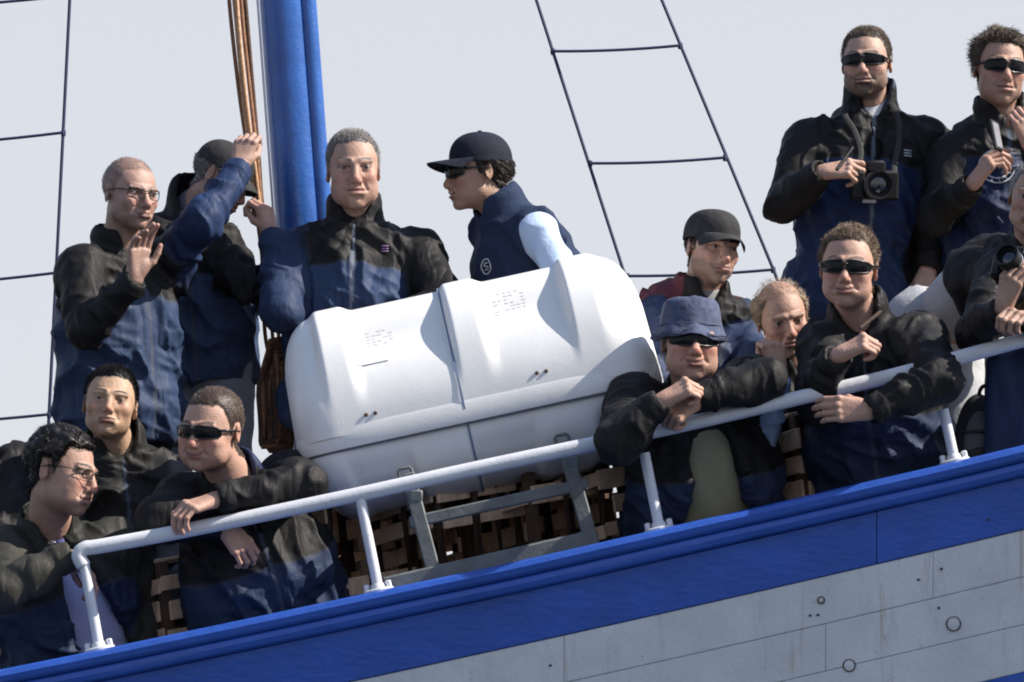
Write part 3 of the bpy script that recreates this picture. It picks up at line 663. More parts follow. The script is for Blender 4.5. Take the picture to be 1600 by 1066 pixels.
def head_colors(V, N, h, hm):
    base = np.array(h.get("skin", (0.5, 0.295, 0.215))) * 0.78; C = np.repeat(base[None], len(V), 0)
    x, y, z = V.T
    red = np.exp(-(((np.abs(x) - 0.042) / 0.02) ** 2 + ((z + 0.032) / 0.02) ** 2)) * (y < -0.02) * 0.6 + np.exp(-((x / 0.014) ** 2 + ((z + 0.036) / 0.014) ** 2)) * (y < -0.09) * 0.8
    ear = sstep(0.074, 0.082, np.abs(x)) * (np.abs(z + 0.008) < 0.04) * 0.25
    red = np.clip(red + ear, 0, 1) * h.get("flush", 1.0); C = C * (1 - red[:, None] * np.array([0.0, 0.22, 0.22])) * (1 + red[:, None] * np.array([0.08, 0, 0]))
    sm = h.get("smile", 0); zc = -0.0685 + sm * 0.009 * (x / 0.025) ** 2
    lip = (1 - sstep(0.006, 0.0105, np.abs(z - zc + 0.001))) * (1 - sstep(0.020, 0.027, np.abs(x))) * (y < -0.075)
    C = C * (1 - lip[:, None] * np.array([0.14, 0.33, 0.30]))
    line = (1 - sstep(0.0012, 0.0036, np.abs(z - zc + 0.0005))) * (1 - sstep(0.024, 0.028, np.abs(x))) * (y < -0.07); C = C * (1 - 0.72 * line[:, None])
    if h.get("open_mouth", 0) > 0.5:
        tooth = (1 - sstep(0.0015, 0.003, np.abs(z - zc - 0.0008))) * (np.abs(x) < 0.017) * (y < -0.085); C = C * (1 - tooth[:, None]) + tooth[:, None] * np.array([0.6, 0.55, 0.48])
    hc = np.array(h.get("hair", (0.03, 0.02, 0.015)))
    bz = 0.0195 + 0.004 * np.cos((np.abs(x) - 0.034) / 0.03 * 2.2) * 1.0 + h.get("frown", 0) * (np.abs(x) - 0.03) * 0.12
    brow = (1 - sstep(0.0025, 0.0062, np.abs(z - bz))) * sstep(0.009, 0.013, np.abs(x)) * (1 - sstep(0.046, 0.056, np.abs(x))) * (y < -0.05) * h.get("brow", 0.85)
    C = C * (1 - brow[:, None]) + brow[:, None] * hc * 0.5
    if h.get("eyes", True):
        op = h.get("open", 0.6); e = ((np.abs(x) - 0.0325) / 0.0165) ** 2 + ((z + 0.001) / (0.0085 * op)) ** 2
        lash = sstep(1.9, 1.2, e) * (y < -0.06) * np.where(z > -0.001, 0.6, 0.12); C = C * (1 - lash[:, None] * np.array([0.8, 0.85, 0.85]))
    bag = np.exp(-(((np.abs(x) - 0.032) / 0.018) ** 2 + ((z + 0.016) / 0.006) ** 2)) * (y < -0.06) * 0.22; C = C * (1 - bag[:, None] * np.array([0.7, 1, 0.8]))
    st = h.get("stubble", 0.0)
    if st or h.get("goatee", 0):
        bd = sstep(-0.030, -0.050, z) * sstep(-0.015, -0.03, -np.abs(y * 0) + np.where(y < 0.01, -0.04, 0)) * (y < 0.012) * (z > -0.125)
        bd = bd * (1 - np.exp(-((x / 0.02) ** 2 + ((z + 0.045) / 0.012) ** 2))) * (1 - lip)
        side = np.interp(np.abs(x), [0, 0.03, 0.05, 0.07], [-0.05, -0.055, -0.05, -0.02]); bd = bd * sstep(0.006, -0.006, z - side)
        a = st * bd
        if h.get("goatee", 0):
            g = sstep(0.040, 0.024, np.abs(x) + (noise(V * 120, 12) - 0.5) * 0.012) * sstep(-0.049, -0.058, z + (np.abs(x) < 0.012) * 0.004) * (1 - lip) * (y < -0.03); a = np.maximum(a, g * h["goatee"])
        a = a * (0.7 + 0.6 * noise(V * 300, 9)); a = np.clip(a, 0, 0.92); C = C * (1 - a[:, None]) + a[:, None] * hc
    a = hm * h.get("scalp", 0.9); C = C * (1 - a[:, None]) + a[:, None] * hc * 0.7
    return np.clip(C * (0.86 + 0.16 * noise(V * 60, 4) + 0.12 * noise(V * 160, 6))[:, None], 0.003, 1)
def make_hair(V, Q, N, hm, h, rg):
    st = h.get("style", {}); L, n, curl, comb0, up, w, vol = st.get("len", 0.014), int(1.5 * st.get("n", 4200)), st.get("curl", 0.10), np.array(st.get("comb", (0, 0.3, 0.3))), 0.16 + 0.36 * st.get("up", 0.7), 0.7 * st.get("w", 0.0013), st.get("vol", 0.006)
    hc = np.array(h.get("hair", (0.03, 0.02, 0.015))) * 1.25; hv = st.get("var", 0.5)
    VV, FF, CC = [], [], []; nv = 0
    fm = hm[Q].min(1) > 0.45
    if vol > 0 and fm.any():
        used = np.unique(Q[fm]); mp = np.full(len(V), -1); mp[used] = np.arange(len(used))
        edge = np.ones(len(V)); bad = np.unique(Q[~fm]); edge[bad] = 0
        for _ in range(5):
            for a in range(4): edge[Q[:, a]] = np.minimum(edge[Q[:, a]], edge[Q[:, (a + 1) % 4]] + 0.25)
        wv = (0.35 + 1.3 * noise(V * st.get("lump", 55), 8)) * vol * np.clip(edge, 0.1, 1)
        P = V + N * wv[:, None] + comb0[None] * (vol * 0.4) * hm[:, None]
        VV.append(P[used]); FF.append(mp[Q[fm]]); CC.append(np.repeat(hc[None] * 0.75, len(used), 0) * (0.7 + 0.6 * noise(V[used] * 150, 2))[:, None]); nv = len(used)
    p = np.clip(hm, 0, 1) ** 2; p = p / p.sum(); idx = rg.choice(len(V), n, p=p)
    B = V[idx] + N[idx] * vol * 0.6 + rg.normal(0, 0.0012, (n, 3)); nn = N[idx]
    cl = rg.normal(0, 1, (n, 3)); lump = np.stack([noise(V[idx] * 45, s_) - 0.5 for s_ in (21, 22, 23)], 1) * 2.4
    comb = (comb0 + np.array([0, 0.25, -0.15])) - nn * (nn @ (comb0 + np.array([0, 0.25, -0.15])))[:, None]; comb = comb / (np.linalg.norm(comb, axis=1)[:, None] + 0.15)
    d0 = nn * up + comb * 0.8 + (cl * 0.35 + lump * 0.8) * (0.12 + curl * 0.8); d0 = d0 / np.linalg.norm(d0, axis=1)[:, None]
    d1 = d0 + comb * 0.6 - nn * 0.35 * (1 - up) + (rg.normal(0, 1, (n, 3)) * 0.4 + lump) * curl + np.array([0, 0, -1]) * st.get("grav", 0.2); d1 = d1 / np.linalg.norm(d1, axis=1)[:, None]
    ln = L * rg.uniform(0.6, 1.2, n)[:, None]
    p1 = B + d0 * ln * 0.5; p2 = p1 + d1 * ln * 0.5; p0 = B - nn * 0.002
    sd_ = np.cross(d0, rg.normal(0, 1, (n, 3))); sd_ = sd_ / np.linalg.norm(sd_, axis=1)[:, None] * w
    A = np.stack([p0 - sd_, p0 + sd_, p1 - sd_ * 0.9, p1 + sd_ * 0.9, p2 - sd_ * 0.25, p2 + sd_ * 0.25], 1).reshape(-1, 3)
    base = nv + np.arange(n)[:, None] * 6; F = np.concatenate([base + np.array([0, 1, 3, 2]), base + np.array([2, 3, 5, 4])])
    cc = hc[None] * (1 + hv * rg.uniform(-1, 1.3, (n, 1))); g = st.get("grey", 0); 
    if g: gm = rg.random((n, 1)) < g; cc = np.where(gm, np.array([0.32, 0.31, 0.30]) * rg.uniform(0.6, 1.1, (n, 1)), cc)
    VV.append(A); FF.append(F); CC.append(np.repeat(cc, 6, 0))
    return np.concatenate(VV), np.concatenate(FF), np.clip(np.concatenate(CC), 0.003, 1)
def build_hand(wr, fwd, dorsal, side, curl=(0.5, 0.7, 0.5), thumb=0.5, spread=0.06, scale=1.0, forearm=None, curls=None, palm_bend=0.0):
    y = nrm(fwd); z = nrm(np.asarray(dorsal, float) - y * (np.asarray(dorsal, float) @ y)); x = np.cross(y, z) * side; R = np.stack([x, y, z], 1)
    chains = []
    for i, (kx, lm, r) in enumerate(((0.030, 0.97, 0.0092), (0.0105, 1.06, 0.0095), (-0.010, 0.98, 0.009), (-0.028, 0.79, 0.0080))):
        c = curls[i] if curls else curl; a = 0.0; p = np.array([kx, 0.088 - abs(kx - 0.008) * 0.22, 0.002 - 0.0015 * abs(i - 1)]); sp = (1.2 - i) * spread; pts = [p]
        for s_, l in zip(c, (0.045, 0.027, 0.021)):
            a += s_; p = p + np.array([math.sin(sp) * math.cos(a), math.cos(a) * math.cos(sp), -math.sin(a)]) * l * lm; pts.append(p)
        chains.append((pts, r))
    t0 = np.array([0.017, 0.022, -0.006]); o = thumb
    t1 = t0 + nrm([0.75 - 0.25 * (1 - o), 0.75, -0.25 - 0.35 * (1 - o)]) * 0.043; t2 = t1 + nrm([0.35 * o - 0.25 * (1 - o), 0.9, -0.12 - 0.4 * (1 - o)]) * 0.031; t3 = t2 + nrm([0.2 * o - 0.55 * (1 - o), 0.9, -0.1 - 0.3 * (1 - o)]) * 0.025
    fa = np.array([0, 1.0, 0]) if forearm is None else R.T @ nrm(forearm)
    allp = [q for c, _ in chains for q in c] + [t0, t1, t2, t3, -0.1 * fa]; A = np.array(allp)
    f = Field(A.min(0) - 0.032, A.max(0) + 0.032, 0.0030)
    f.cone(-0.1 * fa, -0.012 * fa, 0.029, 0.0255, 0.01); f.cone((0.009, -0.008, 0), (0.006, 0.012, 0), 0.0185, 0.0185, 0.012); f.cone((-0.009, -0.008, 0), (-0.006, 0.012, 0), 0.0175, 0.0175, 0.012)
    for (pts, r), bx in zip(chains, (0.014, 0.005, -0.005, -0.014)):
        f.cone((bx, 0.008, 0), pts[0] - np.array([0, 0.004, 0.003]), 0.0155, 0.0118, 0.012)
    f.ell((0.022, 0.03, -0.009), (0.014, 0.024, 0.012), 0.012)
    for pts, r in chains:
        for j in range(3): f.cone(pts[j], pts[j + 1], r * (1.05 - 0.08 * j), r * (0.98 - 0.08 * j), 0.0025)
        f.ball(pts[0] + np.array([0, 0, 0.002]), r * 1.12, 0.006); f.ball(pts[1] + np.array([0, 0, 0.0008]), r * 1.05, 0.002)
    f.cone(t0, t1, 0.0145, 0.0115, 0.012); f.cone(t1, t2, 0.0108, 0.010, 0.004); f.cone(t2, t3, 0.0102, 0.0078, 0.003)
    V, Q = f.mesh(1); N = vnormals(V, Q)
    tips = np.array([c[-1] for c, _ in chains] + [t3]); kn = np.array([c[j] for c, _ in chains for j in (0, 1)])
    red = np.exp(-np.min(((V[:, None] - tips[None]) ** 2).sum(2), 1) / 0.012 ** 2) * 0.5 + np.exp(-np.min(((V[:, None] - kn[None]) ** 2).sum(2), 1) / 0.009 ** 2) * 0.45
    nail = np.zeros(len(V))
    for pts, r in chains + [([t1, t2, t3], 0.01)]:
        dv = nrm(pts[-1] - pts[-2]); q = V - (pts[-1] + dv * 0.002); nail = np.maximum(nail, ((q ** 2).sum(1) < 0.0085 ** 2) * (N[:, 2] > 0.6))
    return (np.asarray(wr) + (V * scale) @ R.T), (Q if side > 0 else Q[:, ::-1]), red, nail
# each garment colour
BLACK = (0.0125, 0.012, 0.0125); NAVY = (0.027, 0.044, 0.092); DKNAVY = (0.018, 0.030, 0.066)
def limb_t(P, a, b):
    ab = b - a; t = np.clip(((P - a) @ ab) / (ab @ ab), 0, 1); return t, np.linalg.norm(P - a - t[:, None] * ab, axis=1)
def person(label, head, N_, H_, l=None, r=None, hands=None, jacket=None, shirt=(0.5, 0.5, 0.52), trousers=(0.02, 0.022, 0.03), extras=(), feetY=None, knees=None, seed=1, cat="person", group=None):
    head["face_seed"] = seed; rg = np.random.default_rng(seed); J = dict(yoke=0.20, top=BLACK, body=NAVY, bulk=0.022, fat=0.0, open=0.0, vest=False, collar=1.0, amp=1.0, mat="nylon", hem=0.12, sleeve=None); J.update(jacket or {})
    N0, H0 = W(*N_), W(*H_); l = [W(*p) for p in l]; r = [W(*p) for p in r]; hands = hands or {}
    hc = W(head["px"], head["py"], head["Y"]); hs = head.get("s", 1.0); HR = rot(head.get("yaw", 0), head.get("pitch", 0), head.get("roll", 0))
    ex = nrm(r[0] - l[0]); ez = nrm(N0 - H0); ex = nrm(ex - ez * (ex @ ez)); ey = np.cross(ez, ex); TRF = np.stack([ex, ey, ez], 1)
    fy = feetY if feetY is not None else H_[2] + 0.05
    base = np.array([H0[0], fy, deckz(H0[0], fy)]); rt = root("person", base, label, cat, group)
    def put(name, V, Q, m_, C, parent=rt): return obj(name, raw_mesh(name, V - base, Q, m_, C), parent)
    # --- head and neck
    nl = HR.T @ ((N0 - hc) / hs); Vh, Qh = build_head(head, nl); Nh = vnormals(Vh, Qh); hm = hair_mask(Vh, head)
    Ch = head_colors(Vh, Nh, head, hm); toW = lambda P: hc + (np.asarray(P) * hs) @ HR.T
    BV, BQ, BC = [toW(Vh)], [Qh], [Ch]; nb = len(Vh); skin = np.array(head.get("skin", (0.5, 0.295, 0.215))) * 0.78
    # --- hands
    for key, arm, side in (("l", l, -1), ("r", r, 1)):
        if key in hands:
            hd = dict(hands[key]); fwd = np.asarray(hd.pop("fwd", nrm(arm[2] - arm[1])), float); dors = np.asarray(hd.pop("dorsal", (0, -0.5, 0.8)), float)
            V, Q, red, nail = build_hand(arm[2] + nrm(fwd) * 0.012, fwd, dors, side, forearm=arm[2] - arm[1], **hd)
            C = skin[None] * (1 - red[:, None] * np.array([0.02, 0.24, 0.24])) * (0.9 + 0.2 * noise(V * 60, 5))[:, None]; C = np.where(nail[:, None] > 0, C * 0.6 + 0.3 * np.array([0.5, 0.33, 0.3]), C)
            BV.append(V); BQ.append(Q + nb); BC.append(C); nb += len(V)
    # --- coarse trunk and arms inside the clothes: all one body mesh
    pts = np.array([N0, H0] + l + r); f = Field(pts.min(0) - 0.2, pts.max(0) + 0.2, 0.016)
    f.ell(N0 - ez * 0.2, (0.14, 0.085, 0.19), 0.04, TRF); f.ell(H0, (0.14, 0.09, 0.14), 0.05, TRF); f.cone(N0 - ez * 0.2, H0, 0.09, 0.09, 0.05); f.cone(N0, N0 - ez * 0.1, 0.05, 0.07, 0.04)
    for arm in (l, r): f.cone(N0 - ez * 0.04, arm[0], 0.04, 0.045, 0.04); f.cone(arm[0], arm[1], 0.045, 0.035, 0.02); f.cone(arm[1], arm[2], 0.033, 0.023, 0.02)
    V, Q = f.mesh(1); BV.append(V); BQ.append(Q + nb); BC.append(np.repeat(skin[None], len(V), 0))
    body = put("body", np.concatenate(BV), np.concatenate(BQ), "skin", np.concatenate(BC))
    # --- eyes
    if head.get("eyes", True):
        for s in (-1, 1):
            mb = MB(); g = np.array(head.get("gaze", (0, -1, 0)), float); g = nrm(g); c = np.array([s * 0.0325, -0.0735, -0.0015]); R_ = 0.0127
            u = nrm(np.cross(g, (0, 0, 1))); v = np.cross(u, g)
            for a0, a1, m_ in ((0.02, 0.5, 1), (0.5, 1.9, 0)):
                P = [[c + R_ * (g * math.cos(a) + (u * math.cos(b) + v * math.sin(b)) * math.sin(a)) for b in np.linspace(0, 2 * math.pi, 17)] for a in np.linspace(a0, a1, 5)]
                mb.grid(toW(np.array(P).reshape(-1, 3)).reshape(5, 17, 3), m=m_, flip=True)
            o = mb.build("eye", ["eye_white", "iris"], rt, sharp=0)
    # --- hair
    if head.get("style") is not None:
        V, Q, C = make_hair(Vh, Qh, Nh, hm, head, rg); put("hair", toW(V), Q, "hair", C)
    # --- shirt (chest and neck ring seen in the collar opening)
    b = J["bulk"]; fat = J["fat"]
    f = Field(np.minimum(N0, H0) - 0.32, np.maximum(N0, H0) + 0.32, 0.012); Lt = np.linalg.norm(N0 - H0)
    so_ = 0.022 if J["open"] > 0 else 0.0; f.ell(N0 - ez * 0.19, (0.15, 0.098 + fat + so_ * 0.5, 0.185), 0.05, TRF); f.ell(N0 - ez * (0.62 * Lt) - ey * fat * 0.5, (0.15 + fat, 0.112 + fat + so_, 0.2), 0.06, TRF); f.ell(N0 - ez * (0.95 * Lt) - ey * fat * 0.3, (0.15 + fat, 0.112 + fat + so_, 0.15), 0.06, TRF) if so_ else None; f.cone(N0 - ez * 0.06, N0 + ez * 0.012 + nrm(hc - N0) * 0.018, 0.066, 0.0625, 0.03)
    f.halfspace(H0 - ez * 0.05, -ez)
    V, Q = f.mesh(1); Nn = vnormals(V, Q); q = (V - N0) @ TRF
    V = V + Nn * ((noise(np.stack([q[:, 0] * 16 + q[:, 2] * 5, q[:, 1] * 16, q[:, 2] * 5], 1), seed) - 0.5) * 0.014)[:, None]
    put("shirt", V, Q, "cotton", np.repeat(np.array(shirt)[None], len(V), 0))
    # --- jacket or vest
    hgt = 0.0068
    pj = np.array([N0, H0 - ez * 0.15] + ([] if J["vest"] else l + r)); ext = 0.30
    lo_ = np.minimum(pj.min(0) - 0.14, np.minimum(N0, H0) - ext); hi_ = np.maximum(pj.max(0) + 0.14, np.maximum(N0, H0) + np.array([ext, ext, 0.17]))
    f = Field(lo_, hi_, hgt)
    f.ell(N0 - ez * 0.20, (0.165 + b, 0.112 + b + fat, 0.205), 0.05, TRF)
    f.ell(N0 - ez * (0.60 * Lt) - ey * fat * 0.6, (0.160 + b * 1.4 + fat, 0.125 + b * 1.4 + fat, 0.21), 0.07, TRF)
    f.ell(H0 - ez * 0.02 - ey * fat * 0.3, (0.172 + b * 1.6 + fat, 0.128 + b * 1.6 + fat, 0.20), 0.08, TRF)
    for arm in (l, r):
        f.cone(N0 - ez * 0.055, arm[0] - ez * 0.01, 0.064, 0.070 + b * 0.3, 0.06)
        if J["vest"]: continue
        sr = J.get("sr", 1.0); dw = nrm(arm[2] - arm[1]); mid = arm[1] * 0.5 + arm[2] * 0.5
        f.cone(arm[0], arm[1], (0.064 + b * 0.5) * sr, (0.046 + b * 0.45) * sr, 0.045); f.cone(arm[1], mid, (0.046 + b * 0.45) * sr, (0.042 + b * 0.4) * sr, 0.025); f.cone(mid, arm[2] - dw * 0.012, (0.042 + b * 0.4) * sr, (0.036 + b * 0.25) * sr, 0.02)
        f.cone(arm[2] + dw * 0.022, arm[2] + dw * 0.12, 0.0345, 0.04, 0.006, sub=True)
    if J["vest"]:
        for arm in (l, r): f.cone(arm[0] + nrm(arm[0] - N0) * 0.03, arm[0] * 0.3 + arm[1] * 0.7, 0.075, 0.06, 0.02, sub=True)
    nd = nrm(nrm(hc - HR @ np.array([0, -0.03, 0.07]) * hs - N0) + ez * 0.6); ch = J["collar"]
    if ch > 0:
        f.cone(N0 - ez * 0.03, N0 + nd * 0.056 * ch, 0.088, 0.085 + 0.004 * ch, 0.03)
        f.cone(N0 + nd * 0.0, N0 + nd * 0.16 * ch, 0.068, 0.077, 0.008, sub=True)
        if J.get("hood", 0):
            for t in np.linspace(-1.25, 1.25, 9):
                p = N0 + ey * math.cos(t) * 0.098 + ex * math.sin(t) * 0.112 + ez * (0.014 - 0.03 * t * t); f.ball(p, 0.036 * J["hood"], 0.03)
    vo = J.get("vopen", 0.10)                       # V below the chin
    f.cone(N0 - ey * 0.108 + ez * 0.12, N0 - ey * 0.142 - ez * vo, 0.074, 0.020, 0.012, sub=True)
    if J["open"] > 0:                               # jacket hanging open, wider towards the hem
        xo = J.get("open_x", 0.0); zt, zb = N0 - ez * 0.05, H0 - ez * 0.25
        for t in np.linspace(0, 1, 44):
            wd = J["open"] * (0.18 + 0.82 * t); c = zt * (1 - t) + zb * t + ex * xo * t - ey * (0.19 + fat)
            for s_ in np.linspace(-1, 1, 5): f.cone(c + ex * wd * s_ + ey * 0.10, c + ex * wd * s_ - ey * 0.06, 0.026, 0.026, 0.004, sub=True)
    f.halfspace(H0 - ez * J["hem"], -ez)
    V, Q = f.mesh(2); Nn = vnormals(V, Q); q = (V - N0) @ TRF
    dist_t = np.maximum(np.abs(q[:, 0]) - 0.15, 0); isarm = np.zeros(len(V)); disp = np.zeros(len(V)); A = J["amp"]
    inner = np.zeros(len(V)); endd = np.ones(len(V)); wsum = np.zeros(len(V))
    # torso folds: run down and across
    wq = q + 0.02 * np.stack([noise(q * 9, s_) - 0.5 for s_ in (31, 32, 33)], 1) * 3
    n1 = noise(np.stack([wq[:, 0] * 15 + wq[:, 2] * 6, wq[:, 1] * 15, wq[:, 2] * 5.5 - wq[:, 0] * 2], 1) + seed, seed); n2 = noise(np.stack([wq[:, 0] * 10, wq[:, 1] * 10, wq[:, 2] * 22 + wq[:, 0] * 9], 1) + seed, seed + 1); n3 = noise(q * 38 + seed, seed + 2)
    rid = lambda n_: (1 - np.abs(2 * n_ - 1)) ** 2.0
    n4 = noise(np.stack([wq[:, 0] * 6 + wq[:, 2] * 9, wq[:, 1] * 7, wq[:, 2] * 4], 1) + seed * 2, seed + 4)
    dtor = rid(n1) * 0.022 + rid(n2) * 0.012 + rid(n4) * 0.018 - 0.018 + (n3 - 0.5) * 0.002
    if not J["vest"]:
        best = np.full(len(V), 9.0); darm = np.zeros(len(V)); rsd = np.zeros(len(V)); tt = np.zeros(len(V))
        for arm, sgn in ((l, -1), (r, 1)):
            for bi, (a, b_) in enumerate(((arm[0], arm[1]), (arm[1], arm[2]))):
                t, dd = limb_t(V, a, b_); d_ = nrm(b_ - a); al = (V - a) @ d_; cr_ = (V - a) - al[:, None] * d_
                warp = noise(V * 14, 40 + bi) * 0.9
                e1 = rid(noise(np.stack([al * 14 + warp * 2.0 + cr_ @ ex * 7, cr_ @ ey * 8, cr_ @ ez * 8 + al * 3], 1) + seed * 3, seed + 5 + bi)); e2 = rid(noise(np.stack([al * 36 + warp * 3, cr_[:, 0] * 16, cr_[:, 2] * 16], 1), seed + 9))
                el = np.exp(-((V - arm[1]) ** 2).sum(1) / 0.11 ** 2)
                dv = (e1 * 0.020 + e2 * 0.003 - 0.011) * (0.75 + 0.8 * el)
                wrd = np.linalg.norm(V - arm[2], axis=1); dv = dv * sstep(0.03, 0.08, wrd) + 0.004 * ((wrd > 0.035) & (wrd < 0.06) & (bi == 1))
                up_ = dd < best; ww = np.exp(-np.minimum(dd, 0.5) * 70) + 1e-12; darm = darm + dv * ww; wsum = wsum + ww; tt = np.where(up_, bi + t, tt)
                out = nrm(ex * sgn + ez * 0.7 + ey * 0.2); inn = -(cr_ @ out) / np.maximum(np.linalg.norm(cr_, axis=1), 1e-6); inner = np.where(up_, inn, inner); rsd = np.where(up_, sgn, rsd); best = np.minimum(best, dd)
        darm = darm / np.maximum(wsum, 1e-12)
        isarm = sstep(0.105, 0.075, best) * sstep(0.12, 0.155, np.abs(q[:, 0]) + (tt > 0.45) * 0.2 + (tt > 1) * 0.3 - (best > 0.1) * 0.5)
        disp = dtor * (1 - isarm) + darm * isarm
    else: disp = dtor * 0.55
    colreg = sstep(-0.015, 0.015, q[:, 2]) * (np.hypot(q[:, 0], q[:, 1]) < 0.16); disp = disp * (1 - 0.8 * colreg) * A
    front = q[:, 1] < -0.02
    plk = (1 - sstep(0.020, 0.027, np.abs(q[:, 0]))) * front * (1 - isarm); disp = disp * (1 - 0.4 * plk) + plk * 0.004
    for pz, px_ in ((-0.24, 0.09), (-0.46, 0.105)):     # pocket flaps
        for s_ in (-1, 1):
            fl = (np.abs(q[:, 0] - s_ * px_) < 0.052) & (q[:, 2] < pz) & (q[:, 2] > pz - 0.055) & front & (isarm < 0.3); disp = disp + 0.005 * fl
    V = V + Nn * disp[:, None]
    top = np.array(J["top"]); bod = np.array(J["body"]); slv = np.array(J["sleeve"] if J["sleeve"] is not None else J["top"])
    ym = sstep(-0.003, 0.003, q[:, 2] + J["yoke"] + 0.03 * np.abs(q[:, 0]) * 4); C = bod[None] * (1 - ym[:, None]) + top[None] * ym[:, None]
    inm = sstep(0.35, 0.5, inner) * (0 if J.get("plain_sleeve") else 1); sl2 = np.where((rsd > 0)[:, None], np.array(J.get("rsleeve", slv))[None], np.array(J.get("lsleeve", slv))[None]) if not J["vest"] else slv[None]; sc = sl2 * (1 - inm[:, None]) + bod[None] * inm[:, None]; C = C * (1 - isarm[:, None]) + sc * isarm[:, None]
    pip = np.exp(-((q[:, 2] + J["yoke"] + 0.12 * np.abs(q[:, 0])) / 0.004) ** 2) * (1 - isarm); C = C * (1 - 0.5 * pip[:, None]) + 0.5 * pip[:, None] * np.array([0.05, 0.055, 0.07])
    if J.get("lining") is not None:                    # inside of the collar
        lm = ((q[:, 2] > 0.0) & (np.hypot(q[:, 0], q[:, 1]) < 0.088)).astype(float); C = C * (1 - lm[:, None]) + np.array(J["lining"]) * lm[:, None]
    if J.get("hoodcol") is not None:
        hmk = sstep(0.0, 0.015, q[:, 1] + 0.045) * sstep(-0.075, -0.06, q[:, 2]) * (isarm < 0.4); C = C * (1 - hmk[:, None]) + np.array(J["hoodcol"]) * hmk[:, None]
    zp = (np.abs(q[:, 0]) < 0.0055) * front * (q[:, 2] < -0.02) * (isarm < 0.2) * (J["open"] == 0); C = C * (1 - zp[:, None]) + zp[:, None] * np.array(J.get("zip", (0.05, 0.06, 0.09)))
    nm = "vest" if J["vest"] else "jacket"
    jk = put(nm, V, Q, J["mat"], np.clip(C, 0.002, 1))
    if J["vest"]:                                      # shirt sleeves
        for arm in (l, r):
            f = Field(np.array(arm).min(0) - 0.13, np.array(arm).max(0) + 0.13, 0.008); f.cone(arm[0], arm[1], 0.064, 0.052, 0.03); f.cone(arm[1], arm[2], 0.052, 0.042, 0.03)
            V, Q = f.mesh(2); Nn = vnormals(V, Q); V = V + Nn * ((rid(noise(V * (12, 12, 16), 4)) - 0.5) * 0.012)[:, None]
            put("sleeve", V, Q, "cotton", np.repeat(np.array(J["sleeve"])[None], len(V), 0))
    # --- trousers and shoes
    zf = lambda p: deckz(p[0], fy)
    hips = [H0 - ez * 0.03 + ex * s * 0.085 for s in (-1, 1)]
    feet = [np.array([h_[0] + ex[0] * s * 0.03, fy, 0]) for h_, s in zip(hips, (-1, 1))]
    for p in feet: p[2] = zf(p) + 0.09
    kn = []
    for i, (h_, p) in enumerate(zip(hips, feet)):
        k = (h_ + p) / 2 + np.array([0, -0.05, 0.0])
        if knees and knees[i] is not None: k = W(*knees[i])
        kn.append(k)
    al = np.array(hips + feet + kn); f = Field(al.min(0) - 0.17, al.max(0) + 0.17, 0.018)
    f.ell(H0 - ez * 0.03, (0.165 + fat, 0.12 + fat, 0.12), 0.05, TRF)
    for h_, k, p in zip(hips, kn, feet): f.cone(h_, k, 0.092, 0.066, 0.03); f.cone(k, p, 0.064, 0.052, 0.02)
    V, Q = f.mesh(1); Nn = vnormals(V, Q); V = V + Nn * ((rid(noise(V * (10, 10, 16), 4)) - 0.5) * 0.014)[:, None]; put("trousers", V, Q, "cotton", np.repeat(np.array(trousers)[None], len(V), 0))
    for p in feet:
        f = Field(p - 0.2, p + 0.2, 0.014); g = np.array([0, 0, -0.09 + 0.03]); f.cone(p + g + np.array([0, 0.05, 0.005]), p + g - np.array([0, 0.12, 0.008]), 0.036, 0.032, 0.02); f.cone(p + g, p + np.array([0, 0, 0.0]), 0.04, 0.042, 0.03); f.halfspace(p - np.array([0, 0, 0.088]), np.array([0, 0, -1.0]))
        V, Q = f.mesh(1); put("shoe", V, Q, "cotton", np.repeat(np.array([[0.02, 0.018, 0.016]]), len(V), 0))
    ctx = dict(root=rt, toW=toW, hs=hs, N0=N0, H0=H0, TRF=TRF, l=l, r=r, base=base, jacket=jk)
    for e in extras: e(ctx)
    return ctx
def shirt_collar(c):
    mb = MB(); N0, TRF = c["N0"], c["TRF"]
    for s in (-1, 1):
        P = np.array([[N0 + TRF @ np.array([s * math.sin(a) * (0.068 + 0.012 * t), -math.cos(a) * (0.072 + 0.016 * t), 0.040 - 0.045 * t - 0.02 * math.cos(a) - 0.03 * max(0, math.cos(a)) ** 3 * t]) for t in np.linspace(0, 1, 5)] for a in np.linspace(0.12, 2.9, 16)])
        mb.grid(P, flip=(s > 0)); mb.grid(P + TRF @ np.array([0, 0.003, -0.001]), flip=(s < 0))
    mb.build("shirt_collar", "print_shirt", c["root"], sharp=0)
    mb = MB(); mb.tube([N0 + TRF @ np.array([0, y, z]) for y, z in ((-0.088, -0.005), (-0.097, -0.03), (-0.108, -0.08), (-0.128, -0.16), (-0.140, -0.28))], [0.014, 0.012, 0.016, 0.022, 0.03], 10, fl=0.35, up=TRF @ np.array([0, -1.0, 0])); mb.build("tie", "tie_blue", c["root"], sharp=0)
mat("print_shirt", (0.62, 0.64, 0.72), 0.8); mat("tie_blue", (0.05, 0.05, 0.16), 0.6, var=0.3, vscale=60)
